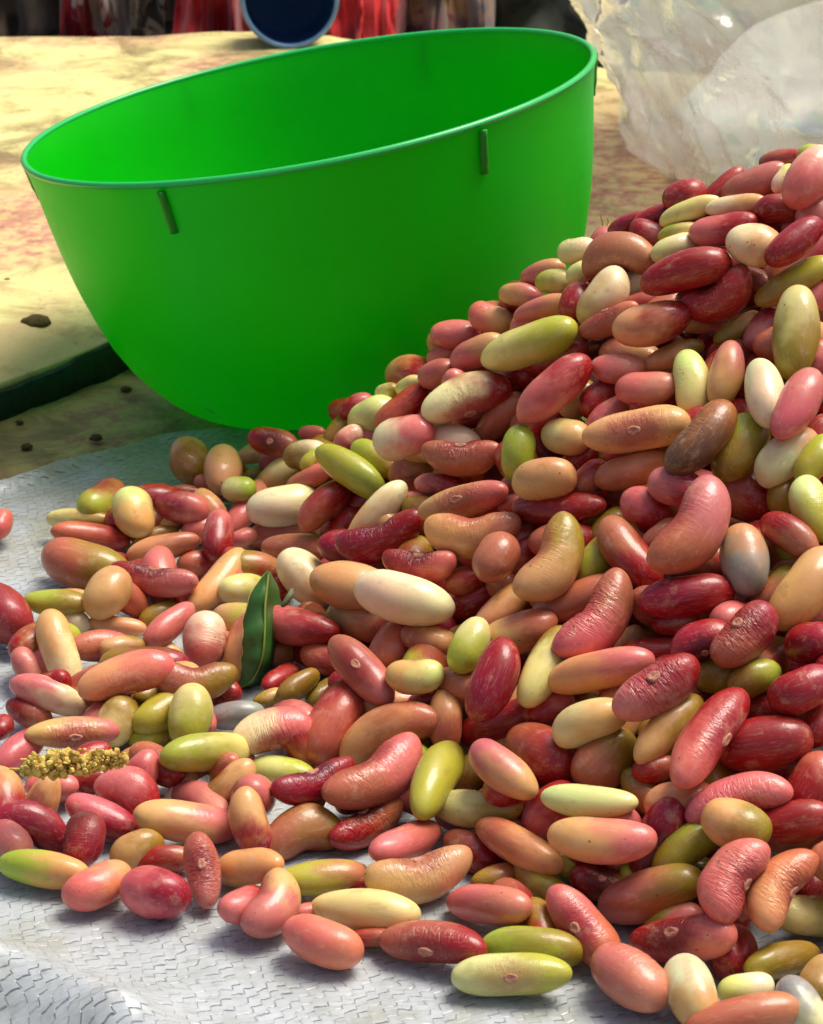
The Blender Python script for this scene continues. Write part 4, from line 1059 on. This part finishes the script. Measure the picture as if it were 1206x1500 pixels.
# clods of earth on the mats
M_CLOD = simple('dry_clod', lin((104, 84, 42)), .95, .5, 300, .8, .001)
for (px, py, w_, z0, lb) in ((54, 460, 44, .012, 'largest dark clod of earth on the yellow mat left of the bowl'), (10, 402, 22, .011, 'small dark crumb at the left edge on the yellow mat'),
                             (86, 438, 20, .011, 'small brown crumb on the yellow mat, above right of the largest clod'), (140, 627, 20, .0, 'dark green brown crumb on the khaki mat below the bowl'),
                             (38, 640, 18, -.001, 'dark crumb on the khaki mat at left just above the sack'), (28, 604, 12, -.001, 'tiny crumb on the khaki mat under the green edge at left'),
                             (184, 556, 16, -.001, 'brown crumb on the khaki mat beside the lower left curve of the bowl'),
                             (892, 221, 60, -.002, 'dark flat clod on the mat between the bowl and the clear bag'), (880, 126, 26, -.003, 'dark lump on the mat behind the right rim of the bowl')):
    c3 = on_plane(px, py, z0); sc3 = np.linalg.norm(c3-C0)/FPX
    bm = bmesh.new(); bmesh.ops.create_icosphere(bm, subdivisions=3, radius=1.0); sx, sy, sz = w_*sc3/2, w_*sc3/2*rs_.uniform(.7, 1.1), w_*sc3/2*rs_.uniform(.35, .55); o0 = rs_.uniform(0, 90)
    for v_ in bm.verts:
        f_ = .65+.7*float(fbm(np.array(v_.co.x*1.6+o0), np.array(v_.co.y*1.6+v_.co.z+o0), 3)); v_.co = Vector((v_.co.x*sx*f_, v_.co.y*sy*f_, v_.co.z*sz*f_))
    cl_ = link('clod', bm_mesh('clod', bm), M_CLOD, loc=tuple(c3+np.array([0, 0, sz*.25-(.0028 if z0 > .005 else .003)]))); tag(cl_, lb, 'clod', 'clods and crumbs on the mats')

# ------------------------------------------------------------------ what stands beyond the mat: piled cloths and a blue cup
def cloth_mat(name, ca, cb, cc, scale, thr):
    s = NT(name); P = s.n('ShaderNodeTexCoord').outputs['Object']
    vo = s.noise(s.vmath('MULTIPLY', P, (1, 1, .8)), scale, 3, .55, 1.2); v2 = s.noise(s.vmath('ADD', P, (4, 2, 1)), scale*.7, 2, .5, .8)
    base = s.mix(s.ramp(vo, thr, thr+.05), ca, cb); base = s.mix(s.ramp(v2, .58, .62), base, cc)
    return s.out(s.pbsdf(Base_Color=base, Roughness=.85, Sheen_Weight=.2, Normal=s.bump(s.noise(P, 240, 4, .6), .3, .001)))
def pile(name, x0, x1, y, hgt, mat, seed, label, cat, amp=.010, fr=.55):
    nu, nv = 110, 60; U = np.linspace(0, 1, nu)[:, None]; W = np.linspace(0, 1, nv)[None, :]
    ang = np.pi*W                                     # front foot over the top to the back foot
    wid = x1-x0; dpt = .13; y += .06
    env = np.sqrt(np.clip(1-np.abs(2*U-1)**4, 0, 1))
    fold = amp*(np.sin(U*wid*70*fr+(9+seed % 3*2)*W+3*fbm(U*4+seed, W*3, seed)*3+seed)*.8+2.4*(fbm(U*wid*50*fr+W*3, W*6-U*wid*20, seed+2)-.5))
    rr_ = 1+fold/.06
    Xp = x0+wid*U+.010*(fbm(U*6, W*5, seed+5)-.5)+0*W
    Yp = y-np.cos(ang)*dpt*env*rr_+0*U; Zp = -.013+np.sin(ang)**1.05*hgt*(.25+.75*env)*(1+.5*fold/.06)
    o = link(name, mesh_np(name, np.stack([Xp, Yp, Zp], -1).reshape(-1, 3), grid_quads(nu, nv)), mat); md = o.modifiers.new('thickness', 'SOLIDIFY'); md.thickness = .001
    return tag(o, label, cat)
xw = lambda px, d_: (px-PW/2)/FPX*d_
D0 = 1.222
M_DK = cloth_mat('dark_brown_cloth', (.045, .03, .015), (.09, .055, .025), (.03, .02, .012), 25, .5)
M_FL = cloth_mat('flower_print', lin((150, 130, 96)), lin((58, 44, 30)), lin((214, 204, 190)), 42, .5)
M_FR = cloth_mat('red_white_print', lin((196, 176, 168)), lin((150, 12, 20)), lin((120, 96, 70)), 30, .47)
M_RD = cloth_mat('red_cloth', (.56, .006, .008), (.34, .004, .008), (.62, .03, .02), 22, .5)
M_MX = cloth_mat('red_brown_print', lin((120, 84, 44)), lin((96, 8, 12)), lin((26, 26, 40)), 26, .5)
M_BK = cloth_mat('dark_green_cloth', (.012, .018, .012), (.03, .04, .02), (.07, .06, .03), 24, .5)
pile('cloth_bundle', xw(-160, D0), xw(125, D0), 1.265, .10, M_DK, 3, 'dark brown cloth bundle beyond the mat in the top left corner', 'cloth')
pile('cloth_bundle', xw(84, D0), xw(210, D0), 1.25, .10, M_FR, 7, 'red and white printed cloth bundle right of the dark brown bundle', 'cloth')
pile('cloth_bundle', xw(150, D0), xw(320, D0), 1.24, .11, M_FL, 12, 'brown and cream flower printed cloth bundle beyond the mat', 'cloth')
pile('cloth_bundle', xw(255, D0), xw(400, D0), 1.212, .12, M_RD, 17, 'bright red cloth bundle left of the blue cup', 'cloth')
pile('cloth_bundle', xw(462, D0), xw(612, D0), 1.178, .12, M_RD, 23, 'bright red folded cloth bundle right of the blue cup', 'cloth')
pile('cloth_bundle', xw(570, D0), xw(730, D0), 1.17, .12, M_MX, 29, 'red and brown printed cloth bundle behind the back rim of the bowl', 'cloth')
pile('cloth_bundle', xw(690, D0), xw(1500, D0), 1.165, .11, M_BK, 34, 'dark green cloth bundle between the bowl and the clear bag', 'cloth')
pile('cloth_bundle', xw(360, D0+.1), xw(500, D0+.1), D0+.10, .13, M_MX, 39, 'dark red printed cloth bundle behind the blue cup', 'cloth')
# blue cup lying with its mouth to the viewer
cp = empty('cup', (xw(428, 1.10), 1.083, .0315), 'dark blue plastic cup with a pale rim beyond the mat', 'cup'); cp.rotation_euler = (rad(84), 0, rad(8))
s = NT('blue_plastic'); P = s.n('ShaderNodeTexCoord').outputs['Object']
M_BLUE = s.out(s.pbsdf(Base_Color=s.mix(s.noise(P, 60, 3), (.008, .035, .12), (.014, .05, .16)), Roughness=.4))
M_BRIM = simple('blue_rim', lin((110, 150, 190)), .4)
pts = [(.0, .0195), (-.01, .019), (-.018, .0182), (-.026, .0165), (-.028, .0001), (-.0268, .0001), (-.0255, .0155), (-.018, .0170), (-.01, .0178), (.0, .0184)]
pts = [(a_, b_*1.08) for a_, b_ in pts]
V, q = rev(pts); link('body', mesh_np('body', V, q), M_BLUE, cp)
pr = [(.0002+.0011*math.sin(a_), .0208+.0011*math.cos(a_)) for a_ in np.linspace(0, 2*math.pi, 9)]
V, q = rev(pr); link('rim', mesh_np('rim', V, q), M_BRIM, cp)
